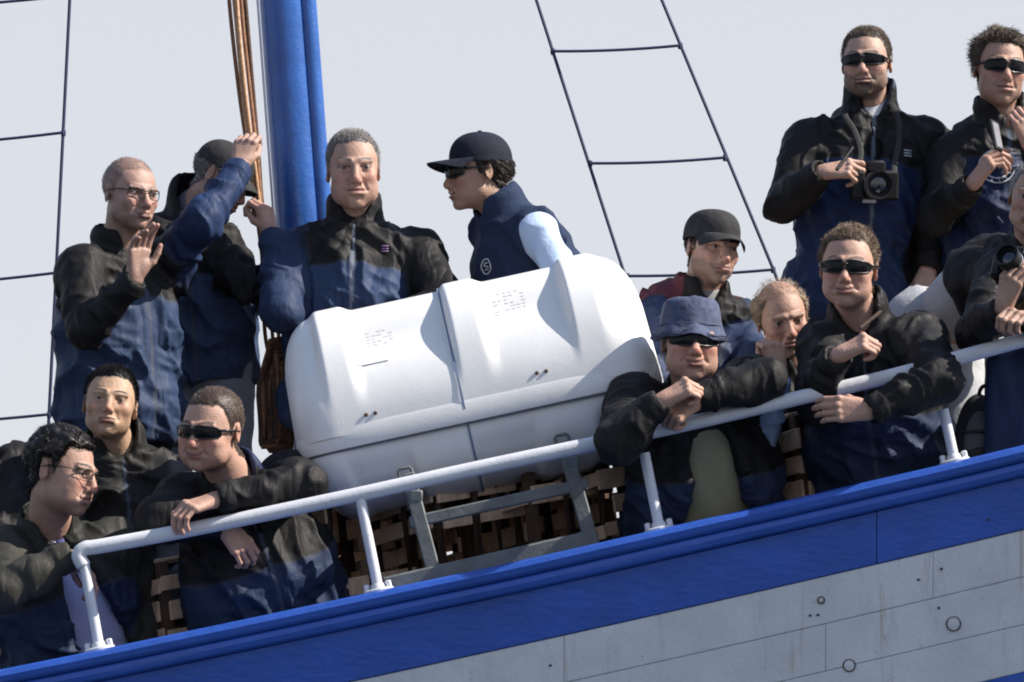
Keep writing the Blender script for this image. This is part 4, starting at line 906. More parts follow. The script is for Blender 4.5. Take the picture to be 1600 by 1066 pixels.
# ------------------------------------------------------------------ things worn on the head
def hgrid(c, mb, P, **k): P = np.asarray(P, float); mb.grid(c["toW"](P.reshape(-1, 3)).reshape(P.shape), **k)
def htube(c, mb, pts, r, n=8, **k): mb.tube([c["toW"](np.asarray(p, float)) for p in pts], r, n, **k)
def sunglasses(wide=0.033, high=0.0185, wrap=8.0, drop=-0.003):
    def f(c):
        mb = MB(); yf = lambda x: -0.1045 + wrap * x * x + 0.0
        for s in (-1, 1):
            P = []
            for rr_s in (1.0, 0.75, 0.4, 0.02):
                ring_ = []
                for a in np.linspace(0, 2 * math.pi, 29):
                    ca, sa = math.cos(a), math.sin(a); k = (abs(ca) ** 4.0 + abs(sa) ** 4.0) ** (-1 / 4.0); x = s * 0.0355 + ca * k * wide * rr_s; z = drop + sa * k * high * rr_s * (1 - 0.30 * (s * ca) * (sa < 0)) - 0.003 * s * ca
                    ring_.append((x, yf(x) - 0.004 * (1 - rr_s ** 2), z))
                P.append(ring_)
            hgrid(c, mb, P, m=0, flip=False)
        lens = mb.build("sunglasses", ["dark_lens"], c["root"], sharp=0)
        mb = MB()
        for s in (-1, 1):
            ring_ = []
            for a in np.linspace(0, 2 * math.pi, 29)[:-1]:
                ca, sa = math.cos(a), math.sin(a); k = (abs(ca) ** 4.0 + abs(sa) ** 4.0) ** (-1 / 4.0); x = s * 0.0355 + ca * k * wide; z = drop + sa * k * high * (1 - 0.30 * (s * ca) * (sa < 0)) - 0.003 * s * ca; ring_.append((x, yf(x), z))
            htube(c, mb, ring_, 0.0022, 6, closed=True)
            xo = s * (0.0355 + wide); htube(c, mb, [(xo, yf(xo), drop + 0.006), (s * 0.0765, -0.035, drop + 0.007), (s * 0.081, 0.0, drop + 0.006), (s * 0.081, 0.016, drop + 0.003)], [0.0042, 0.0036, 0.003, 0.0025], 8)
        htube(c, mb, [(-0.009, yf(0.008) - 0.001, drop + 0.006), (0, yf(0) - 0.004, drop + 0.009), (0.009, yf(0.008) - 0.001, drop + 0.006)], 0.003, 8)
        mb.build("frame", "black_plastic", lens, sharp=0)
    return f
def glasses(c):
    mb = MB(); yf = lambda x: -0.1035 + 7 * x * x
    for s in (-1, 1):
        ring_ = [(s * 0.0335 + math.cos(a) * 0.025 * (abs(math.cos(a)) ** 3.2 + abs(math.sin(a)) ** 3.2) ** (-1 / 3.2), 0, -0.004 + math.sin(a) * 0.0155 * (abs(math.cos(a)) ** 3.2 + abs(math.sin(a)) ** 3.2) ** (-1 / 3.2)) for a in np.linspace(0, 2 * math.pi, 29)[:-1]]
        htube(c, mb, [(x, yf(x), z) for x, _, z in ring_], 0.0014, 6, closed=True)
        htube(c, mb, [(s * 0.0585, yf(0.0585), 0.006), (s * 0.075, -0.05, 0.008), (s * 0.0815, 0.0, 0.006), (s * 0.082, 0.02, 0.0)], 0.0016, 6)
        htube(c, mb, [(s * 0.034 - 0.024, yf(s * 0.034 - 0.024), 0.0105), (s * 0.034, yf(0.034), 0.0125), (s * 0.034 + 0.024, yf(s * 0.034 + 0.024), 0.0105)], 0.0019, 6)
    htube(c, mb, [(-0.009, yf(0.009), 0.004), (0, yf(0) - 0.003, 0.007), (0.009, yf(0.009), 0.004)], 0.0016, 6)
    mb.build("glasses", "wire_frame", c["root"], sharp=0)
def cap(material, crown=0.108, bill=0.072, front=1.0, flat=0.0, tilt=0.0, droop=0.25, button=True):
    def f(c):
        mb = MB(); P = []; zb = 0.036; ct, st_ = math.cos(tilt), math.sin(tilt)
        def T_(p): x, y, z = p; return (x, y * ct - (z - zb) * st_, zb + y * st_ + (z - zb) * ct)
        for e in np.linspace(0, math.pi / 2, 15):
            row = []
            for a in np.linspace(0, 2 * math.pi, 49):
                ca, sa = math.cos(a), math.sin(a); ce = math.cos(e) ** (0.8 - 0.25 * flat); se = math.sin(e) ** (1 - 0.2 * flat); seam = 1 + 0.010 * abs(math.sin(3 * a)) * math.sin(2 * e)
                hgt_ = crown - 0.022 - (flat * 0.012); fr = 1 + 0.06 * front * max(-sa, 0) * se
                row.append(T_((0.0855 * ca * ce * seam, 0.014 + 0.105 * sa * ce * seam * fr, zb + hgt_ * se)))
            P.append(row)
        hgrid(c, mb, P, flip=True)
        P = [[T_((0.0855 * math.cos(a) * k, 0.014 + 0.105 * math.sin(a) * k, zb - dz)) for a in np.linspace(0, 2 * math.pi, 49)] for k, dz in ((1.0, 0), (1.008, 0.004), (1.0, 0.012), (0.96, 0.010))]
        hgrid(c, mb, P, flip=False)
        cp = mb.build("cap", material, c["root"], sharp=50)
        mb = MB()
        for th in (0, 1):
            P = []
            for u in np.linspace(0, 1, 9):
                row = []
                for a in np.linspace(-1.15, 1.15, 21):
                    x = 0.0845 * math.sin(a) * (1 + 0.02 * u); y0 = 0.014 - 0.104 * math.cos(a); y = y0 - bill * u * math.cos(a * 0.86) ** 0.8
                    z = zb - 0.004 - droop * bill * u * (0.45 + 0.5 * u) - 3.2 * x * x * u * 1.2 + (0.006 if th else 0) * (1 - 0.6 * u)
                    row.append(T_((x, y, z)))
                P.append(row)
            hgrid(c, mb, P, flip=bool(th))
        mb.build("bill", material, cp, sharp=50)
        if button:
            mb = MB(); p = c["toW"](np.array(T_((0, 0.014, zb + crown - 0.022)))); mb.lathe([(0.009, -0.002), (0.009, 0.002), (0.005, 0.005)], p, np.array([0, 0, 1.0]), 10); mb.build("button", material, cp)
    return f
def bucket_hat(c):
    mb = MB(); prof = [(0.02, 0.130), (0.046, 0.128), (0.066, 0.123), (0.076, 0.110), (0.0815, 0.087), (0.0855, 0.064), (0.088, 0.048), (0.0895, 0.044), (0.096, 0.034), (0.103, 0.022), (0.109, 0.010), (0.1105, 0.008), (0.1085, 0.007), (0.096, 0.024), (0.0865, 0.039)]
    P = []
    for i, (r_, z) in enumerate(prof):
        row = []
        for a in np.linspace(0, 2 * math.pi, 73):
            br = sstep(0.052, 0.018, z); wv = br * (0.008 * math.sin(3 * a + 0.6) + 0.005 * math.sin(7 * a)) + (noise(np.array([[math.cos(a) * 3 + 9, math.sin(a) * 3, z * 40]]), 6)[0] - 0.5) * 0.009
            row.append((r_ * math.cos(a) * (1 + 0 * wv) + math.cos(a) * wv * 0.6, 0.012 + r_ * 1.13 * math.sin(a) + math.sin(a) * wv * 0.6, z - 0.004 + wv * 0.8))
        P.append(row)
    hgrid(c, mb, P, flip=False); hgrid(c, mb, [P[0], [(0, 0.012, 0.124)] * 73], flip=True)
    hat = mb.build("bucket_hat", "denim", c["root"], sharp=0)
    for z0, r0 in ((0.046, 0.0895), (0.020, 0.1045), (0.013, 0.1085)):
        mb = MB(); htube(c, mb, [(r0 * math.cos(a), 0.012 + r0 * 1.13 * math.sin(a), z0 - 0.003 + sstep(0.052, 0.018, z0) * 0.8 * (0.008 * math.sin(3 * a + 0.6) + 0.005 * math.sin(7 * a))) for a in np.linspace(0, 2 * math.pi, 61)[:-1]], 0.0016, 5, closed=True); mb.build("stitching", "denim", hat, sharp=0)

FIST = dict(curl=(1.15, 1.45, 0.9), thumb=0.05, spread=0.0)
REST = dict(curl=(0.45, 0.55, 0.35), thumb=0.5)
GRIP = dict(curl=(0.75, 1.25, 0.8), thumb=0.2, spread=0.01)
def emblem(u, v, size, material="print_white", kind="ring"):
    """small round emblem printed on the chest; u,v in torso metres from the neck base"""
    def f(c):
        mb = MB(); N0, TRF = c["N0"], c["TRF"]; me = c["jacket"].data
        co = np.empty(len(me.vertices) * 3, np.float32); me.vertices.foreach_get("co", co); co = co.reshape(-1, 3) + c["base"]; q = (co - N0) @ TRF; q = q[q[:, 1] < 0]
        def sp(x, z):
            d2 = (q[:, 0] - x) ** 2 + (q[:, 2] - z) ** 2; i = np.argsort(d2)[:6]; return N0 + TRF @ np.array([x, np.median(q[i, 1]) - 0.0015, z])
        if kind == "ring":
            mb.tube([sp(u + math.cos(a) * size, v + math.sin(a) * size * 1.15) for a in np.linspace(0, 2 * math.pi, 25)[:-1]], size * 0.11, 6, closed=True)
            mb.tube([sp(u + x * size, v + z * size) for x, z in ((-0.35, -0.5), (0.3, -0.45), (0.4, -0.1), (-0.1, 0.05), (-0.4, 0.25), (-0.1, 0.55), (0.4, 0.5))], size * 0.13, 6)
        elif kind == "bars":
            for i in range(3): mb.tube([sp(u - size + t * 2 * size, v - i * size * 0.75) for t in np.linspace(0, 1, 4)], size * 0.2, 6)
        elif kind == "big":
            for k in (1.0, 0.72): mb.tube([sp(u + math.cos(a) * size * k, v + math.sin(a) * size * k) for a in np.linspace(0, 2 * math.pi, 29)[:-1]], size * 0.05, 6, closed=True)
            for a in np.linspace(0, 6.28, 14)[:-1]: mb.tube([sp(u + math.cos(a) * size * k, v + math.sin(a) * size * k) for k in (0.78, 0.94)], size * 0.04, 5)
            mb.tube([sp(u + x * size, v + z * size) for x, z in ((-0.4, -0.3), (-0.1, 0.35), (0.1, -0.1), (0.35, 0.4))], size * 0.09, 6)
        mb.build("emblem", material, c["root"], sharp=0)
    return f
# 1 bald man with glasses, back left
person("bald man in rimmed glasses raising one hand, standing at the far left", dict(px=203, py=303, Y=0.98, s=1.0, yaw=38, pitch=-4, roll=2, jaw=1.08, nose=1.08, hair=(0.07, 0.055, 0.05), scalp=0.38, style=dict(len=0.004, n=2600, w=0.0007, up=1, curl=0.1, vol=0), hf=0.078, rec=0.02, brow=0.5, skin=(0.45, 0.275, 0.215), frown=0.6, gaze=(0.2, -1, -0.1), stubble=0.15),
       (185, 402, 1.06), (190, 640, 1.08), [(128, 425, 0.92), (135, 515, 0.78), (210, 438, 0.70)], [(264, 412, 1.14), (318, 346, 0.94), (373, 264, 1.12)],
       dict(l=dict(fwd=(0.14, -0.12, 1), dorsal=(-0.55, 0.8, 0), curls=[(0.15, 0.3, 0.2), (0.3, 0.4, 0.3), (0.45, 0.5, 0.4), (0.55, 0.6, 0.4)], thumb=0.95, spread=0.08), r=dict(fwd=(0.22, 0.25, 1), dorsal=(-0.2, -0.95, 0.1), **GRIP)),
       dict(plain_sleeve=True, yoke=0.14, bulk=0.026, hem=0.10, hood=0.6, rsleeve=(0.016, 0.03, 0.078)), shirt=(0.03, 0.03, 0.035), extras=[glasses], feetY=1.12, seed=11)
# 2 man behind him in a grey cap, half hidden
person("man in grey cap half hidden behind a raised sleeve, reaching for the mast", dict(px=347, py=278, Y=1.34, s=0.96, hat=1, yaw=74, pitch=-8, roll=22, hair=(0.10, 0.09, 0.08), style=dict(len=0.012, n=1800, grey=0.4), eyes=False, skin=(0.42, 0.26, 0.2)),
       (298, 334, 1.40), (312, 560, 1.44), [(262, 380, 1.36), (258, 470, 1.56), (280, 540, 1.5)], [(336, 398, 1.36), (392, 446, 1.20), (462, 494, 1.36)],
       dict(r=dict(dorsal=(0.3, -0.8, 0.5), **GRIP)), dict(plain_sleeve=True, yoke=0.20, bulk=0.008, hem=0.08, collar=1.25, body=(0.03, 0.05, 0.105), amp=1.25), shirt=(0.1, 0.1, 0.12), trousers=(0.20, 0.22, 0.27), extras=[cap("cap_grey", bill=0.05, droop=0.5)], feetY=1.5, seed=23)
# 3 grey-haired man holding the rope
person("grey haired man facing us with one hand on the ropes beside the mast", dict(px=552, py=264, Y=1.14, s=1.08, yaw=6, pitch=-4, roll=-2, jaw=1.1, w=1.0, fat=1.08, nose=1.05, hair=(0.14, 0.13, 0.12), scalp=0.75, hf=0.079, rec=0.022, style=dict(len=0.010, n=6500, grey=0.35, up=1.0, comb=(0.1, -0.1, 0.4), vol=0.002, w=0.0009), frown=0.3, open=0.62, brow=0.9, skin=(0.50, 0.30, 0.225)),
       (556, 350, 1.22), (548, 620, 1.22), [(462, 400, 1.22), (440, 490, 1.05), (426, 370, 1.20)], [(652, 398, 1.22), (698, 476, 1.06), (610, 500, 0.98)],
       dict(l=dict(fwd=(-0.28, 0.12, 1), dorsal=(0.75, -0.6, 0.1), **GRIP), r=REST), dict(plain_sleeve=True, yoke=0.145, bulk=0.028, hem=0.1, hood=0.7, vopen=0.08, fat=0.01, zip=(0.16, 0.18, 0.22), lsleeve=(0.022, 0.036, 0.08), body=(0.027, 0.046, 0.10)), shirt=(0.07, 0.07, 0.08), extras=[emblem(0.10, -0.085, 0.011, "print_purple", "bars")], feetY=1.28, seed=31)
# 4 man in cap and vest looking left
person("man in navy cap and sleeveless vest looking left behind the canister", dict(px=746, py=268, Y=1.2, s=0.99, hat=1, yaw=-72, pitch=-4, roll=0, hair=(0.025, 0.018, 0.014), hf=0.06, style=dict(len=0.026, n=3800, grav=0.6, comb=(0, 0.5, -0.2), up=0.5, vol=0.007), eyes=False, open_mouth=0.8, nose=1.0, skin=(0.40, 0.24, 0.17)),
       (790, 336, 1.22), (886, 590, 1.30), [(768, 358, 1.40), (790, 450, 1.46), (800, 520, 1.4)], [(842, 362, 1.04), (884, 444, 0.96), (860, 520, 0.92)],
       {}, dict(vest=True, body=DKNAVY, top=DKNAVY, yoke=0.9, sleeve=(0.45, 0.56, 0.74), mat="cotton", bulk=0.032, fat=0.022, vopen=0.05, collar=0.75), shirt=(0.45, 0.56, 0.74), extras=[cap("cap_cloth", crown=0.115, bill=0.078, droop=0.1, tilt=-0.03), sunglasses(), emblem(0.075, -0.13, 0.02, "print_white", "ring")], feetY=1.3, seed=41)
# 5 young man with dark cap and red hood
person("young man in dark peaked cap with a dull red hood behind the bucket hat man", dict(px=1113, py=388, Y=0.80, s=1.0, hat=1, yaw=24, pitch=-2, roll=6, jaw=0.94, w=0.95, fat=0.97, chin=1.02, hair=(0.015, 0.011, 0.01), hf=0.06, style=dict(len=0.012, n=2600), stubble=0.45, brow=0.95, skin=(0.52, 0.32, 0.24), gaze=(0.2, -1, 0)),
       (1092, 474, 0.86), (1075, 720, 0.86), [(1040, 505, 0.80), (1010, 590, 0.72), (1040, 640, 0.66)], [(1145, 502, 0.92), (1184, 560, 0.76), (1150, 620, 0.56)],
       {}, dict(plain_sleeve=True, yoke=0.13, bulk=0.016, hood=1.7, hoodcol=(0.11, 0.026, 0.03), body=(0.028, 0.042, 0.085), sleeve=(0.028, 0.042, 0.09), amp=1.35, collar=0.8, vopen=0.09), shirt=(0.25, 0.25, 0.25), extras=[cap("cap_grey", crown=0.113, bill=0.055, flat=0.45, droop=0.35, tilt=-0.05, button=False)], feetY=0.7, seed=53)
# 7 balding blond man peeking out
person("balding blond man peering out from behind the dark jacket man", dict(px=1222, py=498, Y=0.58, s=0.97, yaw=8, pitch=-14, roll=-10, hair=(0.24, 0.17, 0.105), hf=0.092, rec=0.02, style=dict(len=0.022, w=0.0008, n=5600, curl=0.5, up=0.25, grav=0.3, comb=(0, 0.35, 0.1), vol=0.010, grey=0.15, var=0.35), scalp=0.4, bald_top=0.7, brow=0.4, flush=1.4, skin=(0.50, 0.29, 0.21), open=0.5),
       (1240, 590, 0.68), (1245, 800, 0.72), [(1192, 628, 0.62), (1182, 690, 0.36), (1216, 590, 0.26)], [(1310, 620, 0.72), (1340, 700, 0.66), (1330, 780, 0.6)],
       dict(l=dict(fwd=(-0.12, 0.1, 1), dorsal=(0.3, -0.9, 0.2), **FIST)), dict(plain_sleeve=True, yoke=0.30, bulk=0.012, body=(0.42, 0.47, 0.56), top=BLACK, sleeve=(0.33, 0.42, 0.58), hem=0.05), shirt=(0.4, 0.45, 0.55), trousers=(0.02, 0.02, 0.025), feetY=0.62, seed=67)
# 6 bucket hat man leaning on the rail
person("man in blue bucket hat and sunglasses leaning on the rail with clasped fists", dict(px=1079, py=534, Y=0.16, s=1.06, hat=1, yaw=6, pitch=0, roll=2, fat=1.1, jaw=1.08, hair=(0.30, 0.25, 0.18), hf=0.05, style=dict(len=0.022, n=2400, grav=0.6, comb=(0, 0.1, -0.4), up=0.4, vol=0.004, grey=0.3), eyes=False, smile=0.8, flush=1.6, skin=(0.54, 0.32, 0.235)),
       (1090, 632, 0.30), (1100, 850, 0.45), [(992, 628, 0.22), (964, 692, -0.09), (1030, 630, -0.12)], [(1172, 600, 0.28), (1196, 594, 0.0), (1094, 622, -0.06)],
       dict(l=dict(fwd=(0.75, -0.15, 0.45), dorsal=(-0.3, -0.6, 0.7), **FIST), r=dict(fwd=(-0.85, -0.2, -0.5), dorsal=(0, -0.8, 0.5), **FIST)),
       dict(plain_sleeve=True, yoke=0.17, bulk=0.03, fat=0.035, open=0.17, open_x=0.0, hem=0.12, vopen=0.10, hood=0.7, body=DKNAVY, lining=(0.02, 0.03, 0.06)), shirt=(0.27, 0.255, 0.17), extras=[bucket_hat, sunglasses(high=0.0165)], feetY=0.48, seed=71)
# 8 sunglasses man in the dark jacket
person("brown haired man in sunglasses and charcoal jacket with one arm over the rail", dict(px=1326, py=418, Y=0.20, s=1.06, yaw=-10, pitch=-4, roll=3, fat=1.06, jaw=1.05, hair=(0.11, 0.075, 0.05), hf=0.076, style=dict(len=0.016, n=6500, up=0.9, comb=(0.05, 0.0, 0.4), curl=0.5, vol=0.004, w=0.0009), eyes=False, smile=0.5, stubble=0.1, flush=1.3, skin=(0.54, 0.32, 0.24)),
       (1350, 512, 0.32), (1390, 780, 0.45), [(1290, 546, 0.30), (1275, 628, 0.10), (1306, 558, -0.06)], [(1434, 532, 0.24), (1470, 592, -0.09), (1362, 642, -0.12)],
       dict(l=dict(fwd=(0.75, -0.3, 0.4), dorsal=(-0.1, -0.6, 0.8), **FIST), r=dict(fwd=(-1, -0.05, 0.05), dorsal=(0.1, -1, 0.1), curl=(0.55, 0.5, 0.3), thumb=0.2, spread=0.02)),
       dict(plain_sleeve=True, yoke=0.24, bulk=0.026, fat=0.02, hem=0.12, top=(0.014, 0.0135, 0.014), vopen=0.14, body=DKNAVY, collar=1.2), shirt=(0.02, 0.02, 0.025), extras=[sunglasses(high=0.0170)], feetY=0.48, seed=83)
# 9 photographer standing at the back
P9 = person("bearded man in sunglasses standing with a camera hung round his neck", dict(px=1354, py=97, Y=1.60, s=1.02, yaw=-13, pitch=-2, roll=0, fat=1.06, jaw=1.06, hair=(0.08, 0.058, 0.042), hf=0.078, rec=0.018, style=dict(len=0.012, n=6500, up=1.2, comb=(0, -0.1, 0.5), vol=0.0025, w=0.0008), eyes=False, stubble=0.55, goatee=0.9, skin=(0.52, 0.32, 0.24)),
       (1360, 175, 1.68), (1335, 450, 1.70), [(1262, 228, 1.66), (1224, 318, 1.52), (1282, 270, 1.36)], [(1446, 222, 1.70), (1468, 330, 1.66), (1450, 420, 1.56)],
       dict(l=dict(fwd=(0.9, -0.25, 0.12), dorsal=(-0.1, -0.75, 0.6), curls=[(0.5, 0.8, 0.4), (0.8, 1.0, 0.6), (1.0, 1.2, 0.7), (1.1, 1.2, 0.7)], thumb=0.35), r=REST),
       dict(plain_sleeve=True, yoke=0.17, bulk=0.03, fat=0.012, vopen=0.17, hem=0.12, hood=0.6, body=(0.016, 0.030, 0.078), zip=(0.12, 0.14, 0.18), collar=1.2, lining=(0.03, 0.045, 0.08)), shirt=(0.72, 0.72, 0.78), extras=[sunglasses(high=0.0170), emblem(0.115, -0.13, 0.013, "print_white", "bars")], feetY=1.75, seed=97)
# 10 man at the right edge
P10 = person("wavy haired man in dark sunglasses at the upper right holding a small phone", dict(px=1562, py=106, Y=1.50, s=1.05, yaw=8, pitch=-3, roll=4, fat=1.05, hair=(0.075, 0.055, 0.04), hf=0.07, style=dict(len=0.030, n=6000, up=0.45, curl=0.6, comb=(0.5, 0.15, 0.1), vol=0.010, lump=38), eyes=False, stubble=0.15, frown=0.5, skin=(0.48, 0.28, 0.21)),
       (1566, 196, 1.58), (1560, 400, 1.62), [(1492, 245, 1.55), (1462, 340, 1.44), (1518, 290, 1.26)], [(1650, 235, 1.58), (1672, 320, 1.40), (1612, 232, 1.28)],
       dict(l=dict(fwd=(0.55, -0.2, 0.75), dorsal=(-0.75, -0.45, 0.4), curls=[(0.35, 0.6, 0.3), (0.6, 0.8, 0.4), (0.8, 0.9, 0.5), (0.9, 1.0, 0.5)], thumb=0.4), r=dict(fwd=(-0.3, -0.1, 1), dorsal=(0.3, -0.9, 0), **GRIP)),
       dict(plain_sleeve=True, yoke=0.10, bulk=0.024, hem=0.06, hood=1.0, vopen=0.05, top=BLACK, body=(0.014, 0.024, 0.06), collar=1.1), shirt=(0.30, 0.34, 0.42), trousers=(0.02, 0.021, 0.026), extras=[sunglasses(high=0.0185, wide=0.031), emblem(-0.045, -0.145, 0.055, "print_white", "big")], feetY=1.7, seed=101)
# 11 photographer bending at the right edge
P11 = person("man in black jacket and pale trousers bending over his camera at the right edge", dict(px=1618, py=312, Y=0.30, s=1.0, yaw=-8, pitch=-6, roll=14, hair=(0.16, 0.15, 0.14), style=dict(len=0.014, n=2500, grey=0.5, vol=0.004), skin=(0.44, 0.27, 0.2)),
       (1618, 414, 0.42), (1468, 500, 0.74), [(1566, 440, 0.34), (1520, 518, 0.10), (1566, 486, -0.10)], [(1660, 440, 0.42), (1680, 530, 0.2), (1610, 500, -0.06)],
       dict(l=dict(fwd=(0.25, -0.3, 0.9), dorsal=(-0.6, -0.7, 0.1), curl=(0.5, 0.9, 0.6), thumb=0.4), r=GRIP), dict(plain_sleeve=True, yoke=0.9, bulk=0.018, hem=-0.24, body=BLACK), shirt=(0.36, 0.365, 0.385), trousers=(0.36, 0.365, 0.385), feetY=0.62, seed=113)
# 13 man looking up, behind the left pair
person("black haired squinting man looking out between two men leaning on the rail", dict(px=172, py=632, Y=0.62, s=1.02, yaw=4, pitch=8, roll=7, w=1.02, jaw=1.0, nose=0.98, hair=(0.008, 0.007, 0.007), hf=0.07, style=dict(len=0.011, n=6500, up=1.3, comb=(0, -0.3, 0.3), vol=0.0025, w=0.0008), open=0.3, frown=0.2, brow=0.9, skin=(0.52, 0.33, 0.215)),
       (190, 714, 0.72), (215, 1000, 0.74), [(112, 775, 0.68), (90, 880, 0.62), (130, 960, 0.5)], [(262, 765, 0.72), (282, 880, 0.64), (270, 980, 0.5)],
       {}, dict(plain_sleeve=True, yoke=0.45, bulk=0.026, top=(0.016, 0.0155, 0.015), body=(0.03, 0.03, 0.032), amp=1.5, collar=1.15, hood=0.9, vopen=0.12, sleeve=(0.10, 0.10, 0.105)), shirt=(0.02, 0.02, 0.03), feetY=0.74, seed=127)
# 14 curly haired man in profile
person("curly dark haired man with glasses in profile leaning at the rail end", dict(px=98, py=735, Y=0.22, s=1.06, yaw=66, pitch=-4, roll=6, fat=1.15, jaw=1.06, nose=1.05, hair=(0.008, 0.0065, 0.006), hf=0.064, style=dict(len=0.014, n=7000, up=0.3, curl=1.3, comb=(0, 0.2, 0.1), vol=0.010, lump=60, w=0.0012, var=0.8), flush=1.3, brow=0.9, skin=(0.50, 0.30, 0.225), stubble=0.1),
       (76, 838, 0.36), (132, 1050, 0.46), [(6, 866, 0.26), (8, 924, 0.02), (108, 868, 0.05)], [(184, 856, 0.42), (232, 950, 0.48), (225, 1020, 0.4)],
       dict(l=dict(fwd=(0.5, 0.5, -0.5), dorsal=(0, -0.4, 0.9), **REST)), dict(plain_sleeve=True, yoke=0.15, bulk=0.03, fat=0.02, open=0.13, open_x=0.03, hem=0.12, top=(0.024, 0.024, 0.021), body=DKNAVY, vopen=0.16, hood=0.8, collar=0.9, sleeve=(0.04, 0.038, 0.032)), shirt=(0.34, 0.36, 0.58), extras=[glasses, shirt_collar], feetY=0.5, seed=131)
# 15 crew cut man with sunglasses
person("crew cut man in sunglasses smiling with forearms crossed over the rail", dict(px=330, py=672, Y=0.12, s=1.06, yaw=-24, pitch=-8, roll=6, fat=1.14, jaw=1.1, hair=(0.055, 0.036, 0.027), hf=0.072, rec=0.012, style=dict(len=0.006, n=6000, up=1.0, vol=0.002, w=0.0008), scalp=0.85, eyes=False, smile=1.0, flush=1.5, stubble=0.15, skin=(0.54, 0.32, 0.24)),
       (372, 766, 0.28), (430, 1000, 0.45), [(288, 782, 0.26), (248, 815, 0.10), (345, 818, 0.07)], [(450, 748, 0.34), (474, 758, 0.10), (342, 780, 0.0)],
       dict(l=dict(fwd=(0.6, 0.1, -0.65), dorsal=(0.3, -0.9, 0.3), curl=(0.5, 0.8, 0.5), thumb=0.3), r=dict(fwd=(-0.85, -0.45, -0.25), dorsal=(-0.3, -0.5, 0.8), curl=(0.6, 0.8, 0.5), thumb=0.3)),
       dict(plain_sleeve=True, yoke=0.19, bulk=0.028, fat=0.04, hem=0.12, body=DKNAVY, lining=(0.025, 0.035, 0.075), collar=1.1, vopen=0.09), shirt=(0.05, 0.05, 0.06), extras=[sunglasses(high=0.0165)], feetY=0.5, seed=149)
# 16 shoulder at the left edge
person("person in dark jacket at the left picture edge behind the curly haired man", dict(px=-75, py=640, Y=0.75, s=1.0, yaw=10, hair=(0.02, 0.015, 0.012), style=dict(len=0.014, n=1800)),
       (-62, 730, 0.82), (-60, 960, 0.85), [(-150, 770, 0.8), (-170, 880, 0.7), (-130, 950, 0.6)], [(22, 735, 0.82), (30, 800, 0.62), (-40, 860, 0.55)],
       {}, dict(plain_sleeve=True, yoke=0.22, bulk=0.026), feetY=0.78, seed=151)

# ------------------------------------------------------------------ things held, hung or stowed
def frame(fwd, up=(0, 0, 1)):
    f = nrm(fwd); x = nrm(np.cross(f, up)); u = np.cross(x, f); return np.array([x, f, u])      # rows: right, forward (lens), up
def dslr(loc, fwd, up, label, lens_len=0.07, lens_r=0.036, strap=None, scale=1.0):
    K = scale; A = frame(fwd, up); c = np.asarray(loc, float); r = root("camera", c - A[2] * 0.05, label, "camera"); X, Fw, U = A
    mb = MB(); mb.box(c, (0.066 * K, 0.026 * K, 0.042 * K), A, 0.008); mb.build("camera_body", "camera_black", r)
    mb = MB(); mb.box(c + X * 0.052 * K + Fw * 0.03, (0.017 * K, 0.020 * K, 0.040 * K), A, 0.008); mb.build("grip", "camera_black", r)
    mb = MB(); mb.box(c + U * 0.052 * K + Fw * 0.008, (0.027 * K, 0.026 * K, 0.018 * K), A, 0.008); mb.build("viewfinder_hump", "camera_black", r)
    mb = MB(); mb.lathe([(lens_r * 1.02, 0.02), (lens_r * 1.02, 0.04), (lens_r * 0.92, 0.042), (lens_r * 0.92, 0.05), (lens_r * 1.05, 0.053), (lens_r * 1.05, lens_len), (lens_r * 0.98, lens_len + 0.002), (lens_r * 1.1, lens_len + 0.02), (lens_r * 1.08, lens_len + 0.024), (lens_r * 0.9, lens_len + 0.023), (lens_r * 0.86, lens_len + 0.008)], c, Fw, 28); ln = mb.build("lens", "camera_black", r)
    mb = MB(); mb.lathe([(lens_r * 0.86, lens_len + 0.004), (lens_r * 0.6, lens_len + 0.010), (lens_r * 0.2, lens_len + 0.013)], c, Fw, 24); mb.build("front_glass", "camera_glass", ln, sharp=0)
    mb = MB(); mb.lathe([(lens_r * 1.055, 0.056), (lens_r * 1.07, 0.057), (lens_r * 1.07, 0.06), (lens_r * 1.055, 0.061)], c, Fw, 28); mb.build("lens_ring", "silver", ln)
    mb = MB(); mb.lathe([(0.008, 0.04), (0.008, 0.05), (0.006, 0.051)], c + X * 0.045, U, 14); mb.build("dial", "camera_black", r)
    mb = MB(); mb.box(c - U * 0.0435 * K + Fw * 0.02 + X * 0.02, (0.022, 0.004, 0.007), A, 0.001); mb.build("name_plate", "print_white", r)
    return r, A, c
# camera hanging on the bearded man's chest
cc = W(1366, 290, 1.40); r, A, c = dslr(cc, (0.12, -1, -0.12), (0, 0, 1), "black camera hanging on the standing bearded man's chest", lens_len=0.06, lens_r=0.043, scale=1.16)
for s, pts in ((-1, [(1332, 152, 1.60), (1320, 178, 1.53), (1335, 205, 1.49), (1345, 240, 1.44)]), (1, [(1392, 160, 1.60), (1404, 190, 1.53), (1404, 225, 1.49), (1398, 255, 1.44)])):
    e = c + A[0] * (-s) * -0.066 * (1 if s > 0 else 1) * (1 if A[0][0] > 0 else -1) + A[2] * 0.03
    e = c + np.array([s * 0.066, 0, 0.03]); mb = MB(); mb.tube(spline([W(*p) for p in pts] + [e], 8), 0.010, 8, fl=0.16, up=(0, -1, 0.2)); mb.build("neck_strap", "webbing", r, sharp=0)
